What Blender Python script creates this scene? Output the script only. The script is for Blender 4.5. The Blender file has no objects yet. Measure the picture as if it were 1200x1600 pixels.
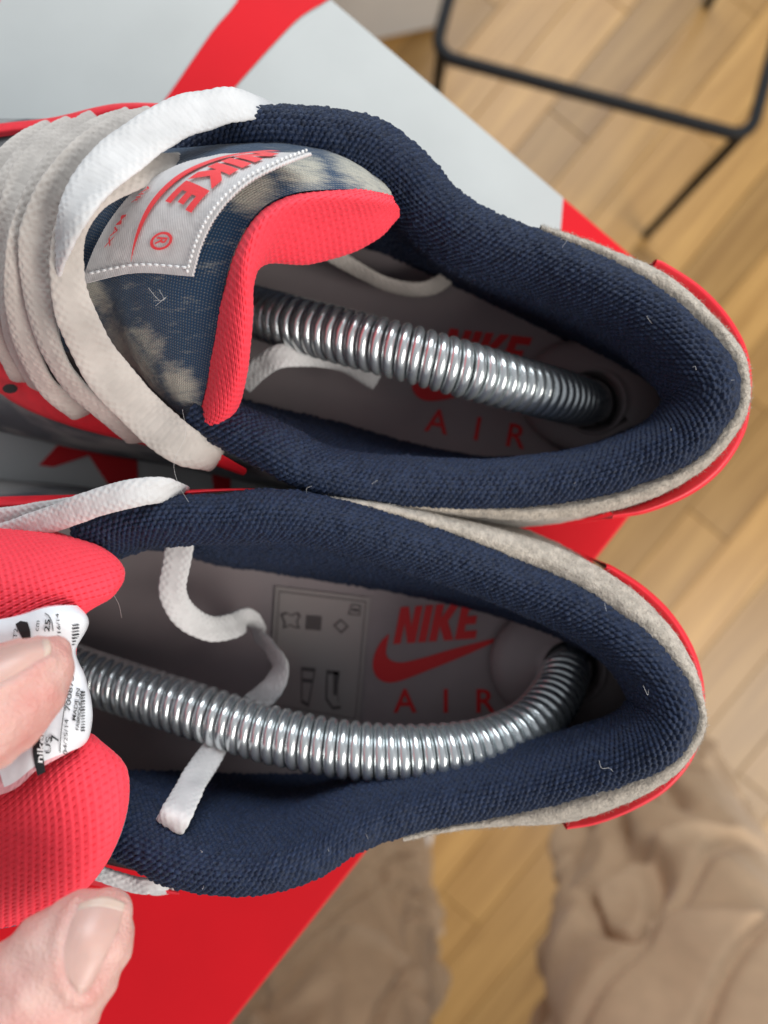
import bpy, bmesh, math, random
import numpy as np
from mathutils import Vector, Matrix
from mathutils.geometry import tessellate_polygon

random.seed(7); rng = np.random.default_rng(7)
S = bpy.context.scene
COL = S.collection

# ---------------------------------------------------------------- camera, world, lamps, exposure
ZC = 0.29            # lens height above the box lid (metres); the lid is z = 0
F = 1203.0           # focal length in pixels of the 1200 x 1600 photograph
cam = bpy.data.cameras.new('camera'); cam_o = bpy.data.objects.new('camera', cam); COL.objects.link(cam_o)
cam_o.location = (0, 0, ZC)                       # straight down, image up = +Y
cam.sensor_fit = 'VERTICAL'; cam.sensor_height = 36.0; cam.sensor_width = 27.0
cam.lens = 36.0 * F / 1600.0
cam.clip_start = 0.005; cam.clip_end = 20
cam.dof.use_dof = True; cam.dof.focus_distance = 0.180; cam.dof.aperture_fstop = 8.6
S.camera = cam_o

w = bpy.data.worlds.new('World'); S.world = w; w.use_nodes = True
bg = w.node_tree.nodes['Background']; bg.inputs[0].default_value = (0.90, 0.94, 1.0, 1); bg.inputs[1].default_value = 0.36

def area(name, loc, target, sx, sy, power, col):
    l = bpy.data.lights.new(name, 'AREA'); l.shape = 'RECTANGLE'; l.size = sx; l.size_y = sy
    l.energy = power; l.color = col
    o = bpy.data.objects.new(name, l); COL.objects.link(o); o.location = loc
    o.rotation_euler = (Vector(target) - Vector(loc)).to_track_quat('-Z', 'Y').to_euler()
    return o
area('window_light', (0.35, 1.70, 0.95), (0, 0, 0), 1.5, 1.3, 37, (0.90, 0.96, 1.0))
area('second_window_light', (1.70, -1.05, 1.30), (0.05, 0, -0.1), 1.3, 1.2, 55, (1.0, 0.96, 0.90))

vs = S.view_settings
vs.view_transform = 'Standard'; vs.look = 'None'; vs.gamma = 1.0; vs.exposure = 0.0; vs.use_curve_mapping = False
S.render.engine = 'CYCLES'

# ---------------------------------------------------------------- helpers
def P(x, y, z):
    """photograph pixel + height above the lid -> point in the place (metres)"""
    d = ZC - z
    return np.array(((x - 600.0) / F * d, (800.0 - y) / F * d, z))
def PL(pts): return np.array([P(*p) for p in pts], float)
def proj(v):
    v = np.asarray(v); d = ZC - v[..., 2]
    return np.stack((600 + v[..., 0] / d * F, 800 - v[..., 1] / d * F), -1)

def W(t, n):
    """Catmull-Rom weights (len(t), n) for t in 0..1 over n control points"""
    t = np.clip(np.asarray(t, float), 0, 1) * (n - 1)
    i = np.minimum(t.astype(int), n - 2); f = t - i
    w_ = np.zeros((len(t), n)); r = np.arange(len(t))
    b = [(-f + 2*f**2 - f**3) / 2, (2 - 5*f**2 + 3*f**3) / 2, (f + 4*f**2 - 3*f**3) / 2, (f**3 - f**2) / 2]
    for k in range(4):
        j = i + k - 1
        lo = j < 0; hi = j > n - 1; ok = ~(lo | hi)
        np.add.at(w_, (r[ok], j[ok]), b[k][ok])
        if lo.any():                      # linear end extrapolation
            np.add.at(w_, (r[lo], np.zeros(lo.sum(), int)), 2*b[k][lo]); np.add.at(w_, (r[lo], np.ones(lo.sum(), int)), -b[k][lo])
        if hi.any():
            np.add.at(w_, (r[hi], np.full(hi.sum(), n-1)), 2*b[k][hi]); np.add.at(w_, (r[hi], np.full(hi.sum(), n-2)), -b[k][hi])
    return w_

def arclen(c):
    s = np.concatenate(([0], np.cumsum(np.linalg.norm(np.diff(c[:, :3], axis=0), axis=1)))); return s
def curve_t(ctrl, n):
    """t values giving uniform arc length along the control curve"""
    tt = np.linspace(0, 1, 1500); c = W(tt, len(ctrl)) @ ctrl; s = arclen(c)
    return np.interp(np.linspace(0, s[-1], n), s, tt)
def resample(ctrl, n):
    ctrl = np.asarray(ctrl, float)
    return W(curve_t(ctrl, n), len(ctrl)) @ ctrl

def mesh_obj(name, verts, faces, mat, parent=None, uv=None, smooth=True):
    me = bpy.data.meshes.new(name)
    verts = np.asarray(verts, np.float32).reshape(-1, 3)
    if isinstance(faces, np.ndarray):
        me.vertices.add(len(verts)); me.vertices.foreach_set('co', verts.ravel())
        nf, k = faces.shape
        me.loops.add(nf * k); me.loops.foreach_set('vertex_index', faces.astype(np.int32).ravel())
        me.polygons.add(nf); me.polygons.foreach_set('loop_start', np.arange(0, nf*k, k, dtype=np.int32))
        me.update(calc_edges=True)
    else:
        me.from_pydata(verts.tolist(), [], faces)
    if uv is not None:
        l = me.uv_layers.new(name='UVMap'); idx = np.empty(len(me.loops), np.int32); me.loops.foreach_get('vertex_index', idx)
        l.data.foreach_set('uv', np.asarray(uv, np.float32)[idx].ravel())
    if smooth: me.polygons.foreach_set('use_smooth', np.ones(len(me.polygons), bool))
    me.validate(); me.update()
    o = bpy.data.objects.new(name, me); COL.objects.link(o)
    if mat: me.materials.append(mat)
    if parent:
        o.parent = parent
        o.matrix_parent_inverse = Matrix.Translation(-Vector(parent.location)) if parent.parent is None else Matrix.Identity(4)
    return o

def grid_faces(n, m, closed_m=False):
    i = np.arange(n - 1)[:, None]; j = np.arange(m if closed_m else m - 1)[None, :]
    a = i*m + j; b = i*m + (j + 1) % m; c = (i+1)*m + (j + 1) % m; d = (i+1)*m + j
    return np.stack((a, b, c, d), -1).reshape(-1, 4)

def grid_normals(G, closed=False):
    du = np.gradient(G, axis=0)
    if closed:
        dv = (np.roll(G, -1, 1) - np.roll(G, 1, 1))
    else: dv = np.gradient(G, axis=1)
    n = np.cross(du, dv); n /= np.linalg.norm(n, axis=-1, keepdims=True) + 1e-12
    return n
def grid_uv(G):
    """arc length coordinates (mm) of a grid"""
    u = np.concatenate((np.zeros((1, G.shape[1])), np.cumsum(np.linalg.norm(np.diff(G, axis=0), axis=2), 0)), 0)
    v = np.concatenate((np.zeros((G.shape[0], 1)), np.cumsum(np.linalg.norm(np.diff(G, axis=1), axis=2), 1)), 1)
    return np.stack((np.broadcast_to(u.mean(1, keepdims=True), u.shape), v), -1) * 1000
def add_grid(name, G, mat, parent=None, disp=None, up=True, uv=None):
    """surface from a grid of points; displaced along its normal by disp(u_mm, v_mm) in mm"""
    if uv is None: uv = grid_uv(G)
    n = grid_normals(G)
    if up and n[..., 2].mean() < 0: n = -n; flip = True
    else: flip = False
    if disp is not None: G = G + n * disp(uv[..., 0], uv[..., 1])[..., None] * 0.001
    f = grid_faces(*G.shape[:2])
    if grid_normals(G)[..., 2].mean() > 0: f = f[:, ::-1]
    return mesh_obj(name, G.reshape(-1, 3), f, mat, parent, uv.reshape(-1, 2) * 0.001)
def patch(ctrl, n, m):
    """Catmull-Rom surface through a control grid of (px, py, z)"""
    C = np.array([[P(*p) for p in row] for row in ctrl])
    R, K = C.shape[:2]
    return np.einsum('ir,jc,rck->ijk', W(np.linspace(0, 1, n), R), W(np.linspace(0, 1, m), K), C)

def vnoise(x, y, seed=0):
    xi = np.floor(x).astype(int); yi = np.floor(y).astype(int); fx = x - xi; fy = y - yi
    fx = fx*fx*(3 - 2*fx); fy = fy*fy*(3 - 2*fy)
    def h(a, b):
        q = (a * 374761393 + b * 668265263 + seed * 974711) & 0x7fffffff
        q = ((q ^ (q >> 13)) * 1274126177) & 0x7fffffff
        return ((q ^ (q >> 16)) & 0xffff) / 65535.0
    return (h(xi, yi)*(1-fx) + h(xi+1, yi)*fx)*(1-fy) + (h(xi, yi+1)*(1-fx) + h(xi+1, yi+1)*fx)*fy
def fbm(x, y, seed=0, o=4):
    s = 0; a = 0.5
    for k in range(o): s = s + a * (vnoise(x, y, seed + k) - 0.5); x = x*2.03; y = y*2.03; a *= 0.5
    return s

def tag(o, label=None, cat=None, group=None, kind=None):
    if label: o['label'] = label
    if cat: o['category'] = cat
    if group: o['group'] = group
    if kind: o['kind'] = kind
    return o
def empty(name, loc, label, cat, group=None):
    o = bpy.data.objects.new(name, None); COL.objects.link(o); o.location = loc; o.empty_display_size = 0.02
    tag(o, label, cat, group); return o

# ---------------------------------------------------------------- materials
def nt_new(name):
    m = bpy.data.materials.new(name); m.use_nodes = True; t = m.node_tree
    return m, t, t.nodes['Principled BSDF']
def nd(t, typ, **kw):
    n = t.nodes.new(typ)
    for k, v in kw.items():
        if k.startswith('i_'): n.inputs[int(k[2:]) if k[2:].isdigit() else k[2:].replace('_', ' ')].default_value = v
        else: setattr(n, k, v)
    return n
def basic(name, col, rough=0.6, metal=0, noise=0.0, nscale=200, bump=0.0, bscale=1500, bdist=0.0003, sheen=0, spec=0.5, coord='Object', stretch=None, sss=0, ssr=(0.003, 0.001, 0.0006), ctint=None):
    m, t, b = nt_new(name)
    b.inputs['Base Color'].default_value = (*col, 1); b.inputs['Roughness'].default_value = rough; b.inputs['Metallic'].default_value = metal
    b.inputs['Specular IOR Level'].default_value = spec
    if sheen: b.inputs['Sheen Weight'].default_value = sheen; b.inputs['Sheen Roughness'].default_value = 0.4
    if sss:
        b.inputs['Subsurface Weight'].default_value = sss; b.inputs['Subsurface Radius'].default_value = ssr; b.inputs['Subsurface Scale'].default_value = 1.0
    tc = nd(t, 'ShaderNodeTexCoord'); src = tc.outputs[coord]
    if stretch:
        mp = nd(t, 'ShaderNodeMapping'); mp.inputs['Scale'].default_value = stretch; t.links.new(src, mp.inputs[0]); src = mp.outputs[0]
    if noise:
        n = nd(t, 'ShaderNodeTexNoise'); n.inputs['Scale'].default_value = nscale; n.inputs['Detail'].default_value = 6; t.links.new(src, n.inputs['Vector'])
        mx = nd(t, 'ShaderNodeMix', data_type='RGBA')
        c2 = ctint or tuple(c * (1 - noise) for c in col)
        mx.inputs[6].default_value = (*[min(1, c * (1 + noise * 0.5)) for c in col], 1); mx.inputs[7].default_value = (*c2, 1)
        rp = nd(t, 'ShaderNodeMapRange'); rp.inputs[1].default_value = 0.3; rp.inputs[2].default_value = 0.7
        t.links.new(n.outputs[0], rp.inputs[0]); t.links.new(rp.outputs[0], mx.inputs[0]); t.links.new(mx.outputs[2], b.inputs['Base Color'])
    if bump:
        n2 = nd(t, 'ShaderNodeTexNoise'); n2.inputs['Scale'].default_value = bscale; n2.inputs['Detail'].default_value = 4; t.links.new(src, n2.inputs['Vector'])
        bp = nd(t, 'ShaderNodeBump'); bp.inputs['Strength'].default_value = bump; bp.inputs['Distance'].default_value = bdist
        t.links.new(n2.outputs[0], bp.inputs['Height']); t.links.new(bp.outputs[0], b.inputs['Normal'])
    return m

M = {}
M['navy'] = basic('navy_mesh', (0.0088, 0.0205, 0.057), 0.58, noise=0.5, nscale=900, bump=0.8, bscale=3000, bdist=0.00025, sheen=0.08, spec=0.35)
M['red_mesh'] = basic('coral_mesh', (1.0, 0.050, 0.082), 0.7, noise=0.12, nscale=900, bump=0.35, bscale=3000, bdist=0.0002, sheen=0.15, spec=0.4)
M['red_leather'] = basic('coral_leather', (0.88, 0.022, 0.04), 0.45, noise=0.1, nscale=300, bump=0.25, bscale=1800, bdist=0.0002)
M['suede'] = basic('grey_suede', (0.54, 0.475, 0.40), 0.95, noise=0.28, nscale=500, bump=0.9, bscale=1500, bdist=0.0006, sheen=0.5, spec=0.15)
M['lace'] = basic('white_lace', (0.66, 0.65, 0.645), 0.75, noise=0.12, nscale=150, bump=0.5, bscale=4000, bdist=0.00015, sheen=0.3, spec=0.3)
M['lace_dull'] = basic('worn_lace', (0.585, 0.535, 0.49), 0.85, noise=0.16, nscale=130, bump=0.5, bscale=4000, bdist=0.00015, sheen=0.3, spec=0.2)
M['insole'] = basic('grey_insole', (0.37, 0.312, 0.318), 0.75, noise=0.08, nscale=60, bump=0.2, bscale=2500, bdist=0.0001)
M['print_red'] = basic('red_print', (0.80, 0.02, 0.025), 0.6)
M['print_grey'] = basic('grey_print', (0.12, 0.10, 0.10), 0.7)
M['sticker_grey'] = basic('faded_sticker', (0.40, 0.35, 0.335), 0.55)
M['plastic'] = basic('taupe_plastic', (0.33, 0.275, 0.28), 0.45)
M['hole_shade'] = basic('painted_hole_shade', (0.02, 0.018, 0.018), 0.7)  # near-black colour standing in for the shade inside small holes
M['midsole'] = basic('white_midsole', (0.62, 0.62, 0.62), 0.5, noise=0.1, nscale=100, bump=0.2, bscale=800)
M['outsole'] = basic('navy_rubber', (0.03, 0.035, 0.05), 0.7, noise=0.1, nscale=100)
M['label_cloth'] = basic('woven_label_cloth', (0.66, 0.635, 0.63), 0.55, noise=0.1, nscale=400, sheen=0.4, spec=0.4)
M['thread'] = basic('white_thread', (0.82, 0.82, 0.82), 0.6, sheen=0.4)
M['label_red'] = basic('coral_thread', (0.92, 0.055, 0.065), 0.6, bump=0.5, bscale=3000, bdist=0.0002, sheen=0.3)
M['pink_mesh'] = basic('pink_mesh', (0.85, 0.42, 0.46), 0.65, noise=0.15, nscale=500, bump=0.4, bscale=2500, bdist=0.0002)
M['sticker'] = basic('white_sticker', (0.80, 0.81, 0.84), 0.28, noise=0.04, nscale=80, spec=0.5)
M['ink'] = basic('black_ink', (0.012, 0.012, 0.014), 0.4)
M['sticker_white'] = basic('white_ink', (0.82, 0.82, 0.84), 0.35)
M['lint'] = basic('pale_lint', (0.7, 0.68, 0.66), 0.8)
M['box_red'] = basic('red_card', (0.74, 0.005, 0.014), 0.55, spec=0.25, noise=0.06, nscale=25, bump=0.08, bscale=500, bdist=0.0003)
M['box_white'] = basic('white_card', (0.56, 0.58, 0.57), 0.42, noise=0.07, nscale=20, bump=0.08, bscale=500, bdist=0.0003)
M['card'] = basic('grey_card', (0.35, 0.28, 0.2), 0.85, noise=0.15, nscale=80)
M['black_metal'] = basic('black_metal', (0.008, 0.008, 0.009), 0.5, spec=0.25)
M['white_paint'] = basic('white_paint', (0.66, 0.65, 0.62), 0.5, noise=0.05, nscale=10)
M['sock'] = basic('white_sock', (0.7, 0.7, 0.7), 0.9, noise=0.1, nscale=300)
M['stool'] = basic('stool_wood', (0.3, 0.18, 0.08), 0.6, noise=0.3, nscale=30)
# spring steel
m, t, b = nt_new('spring_steel'); b.inputs['Base Color'].default_value = (0.80, 0.84, 0.85, 1); b.inputs['Metallic'].default_value = 0.84; b.inputs['Roughness'].default_value = 0.17
tc = nd(t, 'ShaderNodeTexCoord'); n = nd(t, 'ShaderNodeTexNoise'); n.inputs['Scale'].default_value = 500; n.inputs['Detail'].default_value = 5
t.links.new(tc.outputs['Object'], n.inputs['Vector'])
rp = nd(t, 'ShaderNodeMapRange'); rp.inputs[3].default_value = 0.15; rp.inputs[4].default_value = 0.33
t.links.new(n.outputs[0], rp.inputs[0]); t.links.new(rp.outputs[0], b.inputs['Roughness']); M['steel'] = m

def denim(name, dark, light, lo, hi, scale, spots=()):
    m, t, b = nt_new(name); tc = nd(t, 'ShaderNodeTexCoord')
    n = nd(t, 'ShaderNodeTexNoise'); n.inputs['Scale'].default_value = scale; n.inputs['Detail'].default_value = 3; n.inputs['Roughness'].default_value = 0.45
    t.links.new(tc.outputs['Object'], n.inputs['Vector'])
    rp = nd(t, 'ShaderNodeMapRange'); rp.inputs[1].default_value = lo; rp.inputs[2].default_value = hi; t.links.new(n.outputs[0], rp.inputs[0])
    base = rp.outputs[0]
    if spots:
        tot = None
        for (cx_, cy_, cz_), rad_ in spots:
            dn_ = nd(t, 'ShaderNodeVectorMath', operation='DISTANCE'); dn_.inputs[1].default_value = (cx_, cy_, cz_); t.links.new(tc.outputs['Object'], dn_.inputs[0])
            mr = nd(t, 'ShaderNodeMapRange', interpolation_type='SMOOTHSTEP'); mr.inputs[1].default_value = rad_*1.35; mr.inputs[2].default_value = rad_*0.35
            t.links.new(dn_.outputs['Value'], mr.inputs[0])
            if tot is None: tot = mr.outputs[0]
            else:
                mm = nd(t, 'ShaderNodeMath', operation='MAXIMUM'); t.links.new(tot, mm.inputs[0]); t.links.new(mr.outputs[0], mm.inputs[1]); tot = mm.outputs[0]
        ns = nd(t, 'ShaderNodeTexNoise'); ns.inputs['Scale'].default_value = 170; ns.inputs['Detail'].default_value = 8; ns.inputs['Roughness'].default_value = 0.78
        sm_ = nd(t, 'ShaderNodeMapping'); sm_.inputs['Scale'].default_value = (0.8, 4.2, 1.2); sm_.inputs['Rotation'].default_value = (0, 0, 0.25); t.links.new(tc.outputs['Object'], sm_.inputs[0]); t.links.new(sm_.outputs[0], ns.inputs['Vector'])
        q1_ = nd(t, 'ShaderNodeMath', operation='MULTIPLY_ADD'); q1_.inputs[1].default_value = 2.6; q1_.inputs[2].default_value = -1.36; t.links.new(ns.outputs[0], q1_.inputs[0])
        q2_ = nd(t, 'ShaderNodeMath', operation='ADD', use_clamp=True); t.links.new(tot, q2_.inputs[0]); t.links.new(q1_.outputs[0], q2_.inputs[1])
        base = q2_.outputs[0]
    # warp and weft threads
    wv = nd(t, 'ShaderNodeTexWave', bands_direction='X'); wv.inputs['Scale'].default_value = 550; wv.inputs['Distortion'].default_value = 1.5
    wv2 = nd(t, 'ShaderNodeTexWave', bands_direction='Y'); wv2.inputs['Scale'].default_value = 430; wv2.inputs['Distortion'].default_value = 1.5
    t.links.new(tc.outputs['UV'], wv.inputs['Vector']); t.links.new(tc.outputs['UV'], wv2.inputs['Vector'])
    ml = nd(t, 'ShaderNodeMath', operation='MULTIPLY'); t.links.new(wv.outputs[1], ml.inputs[0]); t.links.new(wv2.outputs[1], ml.inputs[1])
    n3 = nd(t, 'ShaderNodeTexNoise'); n3.inputs['Scale'].default_value = 1500; t.links.new(tc.outputs['Object'], n3.inputs['Vector'])
    ad = nd(t, 'ShaderNodeMath', operation='MULTIPLY_ADD'); ad.inputs[1].default_value = 0.35; t.links.new(ml.outputs[0], ad.inputs[0])
    sb = nd(t, 'ShaderNodeMath', operation='SUBTRACT'); sb.inputs[1].default_value = 0.09; t.links.new(base, sb.inputs[0])
    t.links.new(sb.outputs[0], ad.inputs[2]); 
    cr = nd(t, 'ShaderNodeMix', data_type='RGBA'); cr.clamp_factor = True
    cr.inputs[6].default_value = (*dark, 1); cr.inputs[7].default_value = (*light, 1)
    t.links.new(ad.outputs[0], cr.inputs[0]); t.links.new(cr.outputs[2], b.inputs['Base Color'])
    bp = nd(t, 'ShaderNodeBump'); bp.inputs['Strength'].default_value = 0.6; bp.inputs['Distance'].default_value = 0.0003
    a2 = nd(t, 'ShaderNodeMath', operation='ADD'); t.links.new(ml.outputs[0], a2.inputs[0]); t.links.new(n3.outputs[0], a2.inputs[1])
    t.links.new(a2.outputs[0], bp.inputs['Height']); t.links.new(bp.outputs[0], b.inputs['Normal'])
    b.inputs['Roughness'].default_value = 0.9; b.inputs['Sheen Weight'].default_value = 0.3; b.inputs['Specular IOR Level'].default_value = 0.2
    return m
M['denim'] = denim('bleached_denim', (0.010, 0.043, 0.098), (0.43, 0.415, 0.35), 0.49, 0.62, 36, [(tuple(P(*q)), r) for q, r in (((395,300,.121),.006),((470,262,.116),.007),((560,276,.105),.009),((600,295,.1),.006),((205,570,.09),.0125),((250,530,.1),.006),((285,600,.099),.0065),((150,455,.1),.006),((230,520,.1),.004))])
M['denim_side'] = denim('bleached_denim_side', (0.02, 0.035, 0.06), (0.40, 0.39, 0.37), 0.42, 0.62, 45)

# skin
m, t, b = nt_new('skin'); tc = nd(t, 'ShaderNodeTexCoord')
n = nd(t, 'ShaderNodeTexNoise'); n.inputs['Scale'].default_value = 75; n.inputs['Detail'].default_value = 5; t.links.new(tc.outputs['Object'], n.inputs['Vector'])
mx = nd(t, 'ShaderNodeMix', data_type='RGBA'); mx.inputs[6].default_value = (0.70, 0.455, 0.395, 1); mx.inputs[7].default_value = (0.62, 0.26, 0.225, 1)
rp = nd(t, 'ShaderNodeMapRange'); rp.inputs[1].default_value = 0.35; rp.inputs[2].default_value = 0.68
t.links.new(n.outputs[0], rp.inputs[0]); t.links.new(rp.outputs[0], mx.inputs[0]); t.links.new(mx.outputs[2], b.inputs['Base Color'])
vo = nd(t, 'ShaderNodeTexVoronoi'); vo.inputs['Scale'].default_value = 1500; t.links.new(tc.outputs['Object'], vo.inputs['Vector'])
n2 = nd(t, 'ShaderNodeTexNoise'); n2.inputs['Scale'].default_value = 700; n2.inputs['Detail'].default_value = 6; t.links.new(tc.outputs['Object'], n2.inputs['Vector'])
a2 = nd(t, 'ShaderNodeMath', operation='ADD'); t.links.new(vo.outputs[0], a2.inputs[0]); t.links.new(n2.outputs[0], a2.inputs[1])
bp = nd(t, 'ShaderNodeBump'); bp.inputs['Strength'].default_value = 0.55; bp.inputs['Distance'].default_value = 0.0004
t.links.new(a2.outputs[0], bp.inputs['Height']); t.links.new(bp.outputs[0], b.inputs['Normal'])
b.inputs['Roughness'].default_value = 0.48; b.inputs['Subsurface Weight'].default_value = 0.35
b.inputs['Subsurface Radius'].default_value = (0.004, 0.0014, 0.0008); b.inputs['Subsurface Scale'].default_value = 1.0
M['skin'] = m
M['nail'] = basic('finger_nail', (0.64, 0.39, 0.335), 0.36, noise=0.10, nscale=120, sss=0.25, spec=0.5, bump=0.12, bscale=900, bdist=0.0002)
M['nail_tip'] = basic('nail_tip', (0.66, 0.47, 0.39), 0.36, sss=0.25)

# khaki cloth
m = basic('khaki_cloth', (0.49, 0.34, 0.215), 0.9, noise=0.08, nscale=60, bump=0.4, bscale=700, bdist=0.001, sheen=0.2, spec=0.2); M['khaki'] = m
# oak planks: each plank its own tone and grain
m, t, b = nt_new('oak_plank'); oi = nd(t, 'ShaderNodeObjectInfo'); tc = nd(t, 'ShaderNodeTexCoord')
mp = nd(t, 'ShaderNodeMapping'); mp.inputs['Scale'].default_value = (1.2, 22, 10); t.links.new(tc.outputs['Object'], mp.inputs[0])
av = nd(t, 'ShaderNodeVectorMath', operation='ADD'); ml = nd(t, 'ShaderNodeVectorMath', operation='SCALE'); ml.inputs['Scale'].default_value = 40
cx = nd(t, 'ShaderNodeCombineXYZ'); t.links.new(oi.outputs['Random'], cx.inputs[0]); t.links.new(oi.outputs['Random'], cx.inputs[1]); t.links.new(cx.outputs[0], ml.inputs[0])
t.links.new(mp.outputs[0], av.inputs[0]); t.links.new(ml.outputs[0], av.inputs[1])
n = nd(t, 'ShaderNodeTexNoise'); n.inputs['Scale'].default_value = 3; n.inputs['Detail'].default_value = 7; n.inputs['Distortion'].default_value = 0.8; t.links.new(av.outputs[0], n.inputs['Vector'])
cr = nd(t, 'ShaderNodeValToRGB'); cr.color_ramp.elements[0].position = 0.25; cr.color_ramp.elements[0].color = (0.31, 0.158, 0.042, 1)
cr.color_ramp.elements[1].position = 0.75; cr.color_ramp.elements[1].color = (0.52, 0.298, 0.095, 1)
t.links.new(n.outputs[0], cr.inputs[0])
hs = nd(t, 'ShaderNodeHueSaturation'); rp = nd(t, 'ShaderNodeMapRange'); rp.inputs[3].default_value = 0.72; rp.inputs[4].default_value = 1.22
t.links.new(oi.outputs['Random'], rp.inputs[0]); t.links.new(rp.outputs[0], hs.inputs['Value']); t.links.new(cr.outputs[0], hs.inputs['Color'])
t.links.new(hs.outputs[0], b.inputs['Base Color']); b.inputs['Roughness'].default_value = 0.36; M['oak'] = m

# ---------------------------------------------------------------- floor, with planks picked apart
FZ = -1.02
fl = mesh_obj('floor', [(-2.2, -2.2, FZ-0.03), (2.2, -2.2, FZ-0.03), (2.2, 2.2, FZ-0.03), (-2.2, 2.2, FZ-0.03)], [(0, 1, 2, 3)],
              basic('floor_joint', (0.045, 0.028, 0.014), 0.8), smooth=False); tag(fl, kind='structure')
def bevel_box(sx, sy, sz, bev, name):
    bm = bmesh.new(); bmesh.ops.create_cube(bm, size=1); bmesh.ops.scale(bm, vec=(sx, sy, sz), verts=bm.verts)
    bmesh.ops.bevel(bm, geom=[e for e in bm.edges], offset=bev, segments=1, affect='EDGES')
    me = bpy.data.meshes.new(name); bm.to_mesh(me); bm.free(); return me
PWID, PLEN = 0.088, 0.56
pm = bevel_box(PLEN - 0.0012, PWID - 0.0010, 0.028, 0.0009, 'plank'); pm.materials.append(M['oak'])
ang = math.radians(50.5); ca, sa = math.cos(ang), math.sin(ang)
for r in range(-13, 14):
    off = (r * 0.381) % 1.0 * PLEN
    for k in range(-4, 5):
        a = k * PLEN + off; c = r * PWID
        x, y = a*ca - c*sa, a*sa + c*ca
        if abs(x) > 0.98 or abs(y) > 1.15: continue
        o = bpy.data.objects.new('plank', pm); COL.objects.link(o); o.parent = fl
        o.location = (x, y, FZ - 0.0145 + random.uniform(-0.0003, 0.0003)); o.rotation_euler = (0, 0, ang + (math.pi if random.random() < .5 else 0))

# ---------------------------------------------------------------- shoe box
bc = np.array((0.1393, 0.0576)); e1 = np.array((-0.761, 0.649)); e2 = np.array((-0.618, -0.786))
L1, L2 = 0.31, 0.37
boxo = empty('shoe_box', (bc[0] + (e1*L1 + e2*L2)[0]/2, bc[1] + (e1*L1 + e2*L2)[1]/2, -0.13), 'red and white cardboard shoe box carrying both sneakers', 'box')
def bq(a, b, z): q = bc + e1*a + e2*b; return (q[0], q[1], z)
def rounded_slab(name, ins, z0, z1, mat, parent, rad=0.0012):
    rings = []
    N = 6
    prof = [(0, z0)] + [(rad*(1-math.cos(t_)), z1 - rad + rad*math.sin(t_)) for t_ in np.linspace(0, math.pi/2, 5)]
    vs_, fs = [], []
    for d, z in prof:
        q = ins + d; rr = 0.004
        ring = []
        for (ca_, cb_, s0) in ((q, q, 180), (L1-q, q, 270), (L1-q, L2-q, 0), (q, L2-q, 90)):
            cxx = ca_ + (rr if ca_ < L1/2 else -rr); cyy = cb_ + (rr if cb_ < L2/2 else -rr)
            for k in range(N):
                th = math.radians(s0 + 90*k/(N-1)); ring.append(bq(cxx + rr*math.cos(th), cyy + rr*math.sin(th), z))
        rings.append(ring)
    K = len(rings[0])
    for r_ in rings: vs_ += r_
    for i in range(len(rings)-1):
        for j in range(K): fs.append((i*K+j, i*K+(j+1) % K, (i+1)*K+(j+1) % K, (i+1)*K+j))
    fs.append(tuple(range((len(rings)-1)*K, len(rings)*K)))
    fs.append(tuple(reversed(range(K))))
    o = mesh_obj(name, vs_, fs, mat, parent, smooth=False)
    bm = bmesh.new(); bm.from_mesh(o.data); bmesh.ops.recalc_face_normals(bm, faces=bm.faces); bm.to_mesh(o.data); bm.free()
    return o
lid = rounded_slab('lid', 0.0, -0.045, 0.0, M['box_red'], boxo)
rounded_slab('box_base', 0.002, -0.13, -0.046, M['box_red'], boxo)
st = empty('stool', (boxo.location[0], boxo.location[1], FZ), 'small wooden stool standing hidden under the shoe box', 'stool')
def box_mesh(name, c, s, mat, parent, bev=0.003, rz=0):
    me = bevel_box(*s, bev, name); me.materials.append(mat)
    o = bpy.data.objects.new(name, me); COL.objects.link(o); o.location = Vector(c) - (Vector(parent.location) if parent else Vector()); o.rotation_euler = (0, 0, rz)
    if parent: o.parent = parent
    return o
bl = boxo.location; brz = math.atan2(e1[1], e1[0])
box_mesh('seat', (bl[0], bl[1], -0.1465), (0.22, 0.26, 0.03), M['stool'], st, rz=brz)
for sx in (-1, 1):
    for sy in (-1, 1):
        dx, dy = sx*0.09, sy*0.11
        box_mesh('leg', (bl[0] + dx*math.cos(brz) - dy*math.sin(brz), bl[1] + dx*math.sin(brz) + dy*math.cos(brz), (FZ - 0.162)/2), (0.03, 0.03, -0.164 - FZ), M['stool'], st, rz=brz)

def flat_poly(name, pts, mat, parent, z=None, lift=None):
    """filled polygon, vertices given in the place; tessellated"""
    v = [Vector(p) for p in pts]
    tri = tessellate_polygon([v])
    o = mesh_obj(name, [tuple(p) for p in v], [tuple(t_) for t_ in tri], mat, parent, smooth=False)
    bm = bmesh.new(); bm.from_mesh(o.data)
    for f in bm.faces:
        if f.normal.z < 0: f.normal_flip()
    bm.to_mesh(o.data); bm.free(); return o
def smooth2(pts, n=60):
    return resample(np.array(pts, float), n)
def onlid(pts, z): return [tuple(P(x, y, z)) for x, y in pts]
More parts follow.
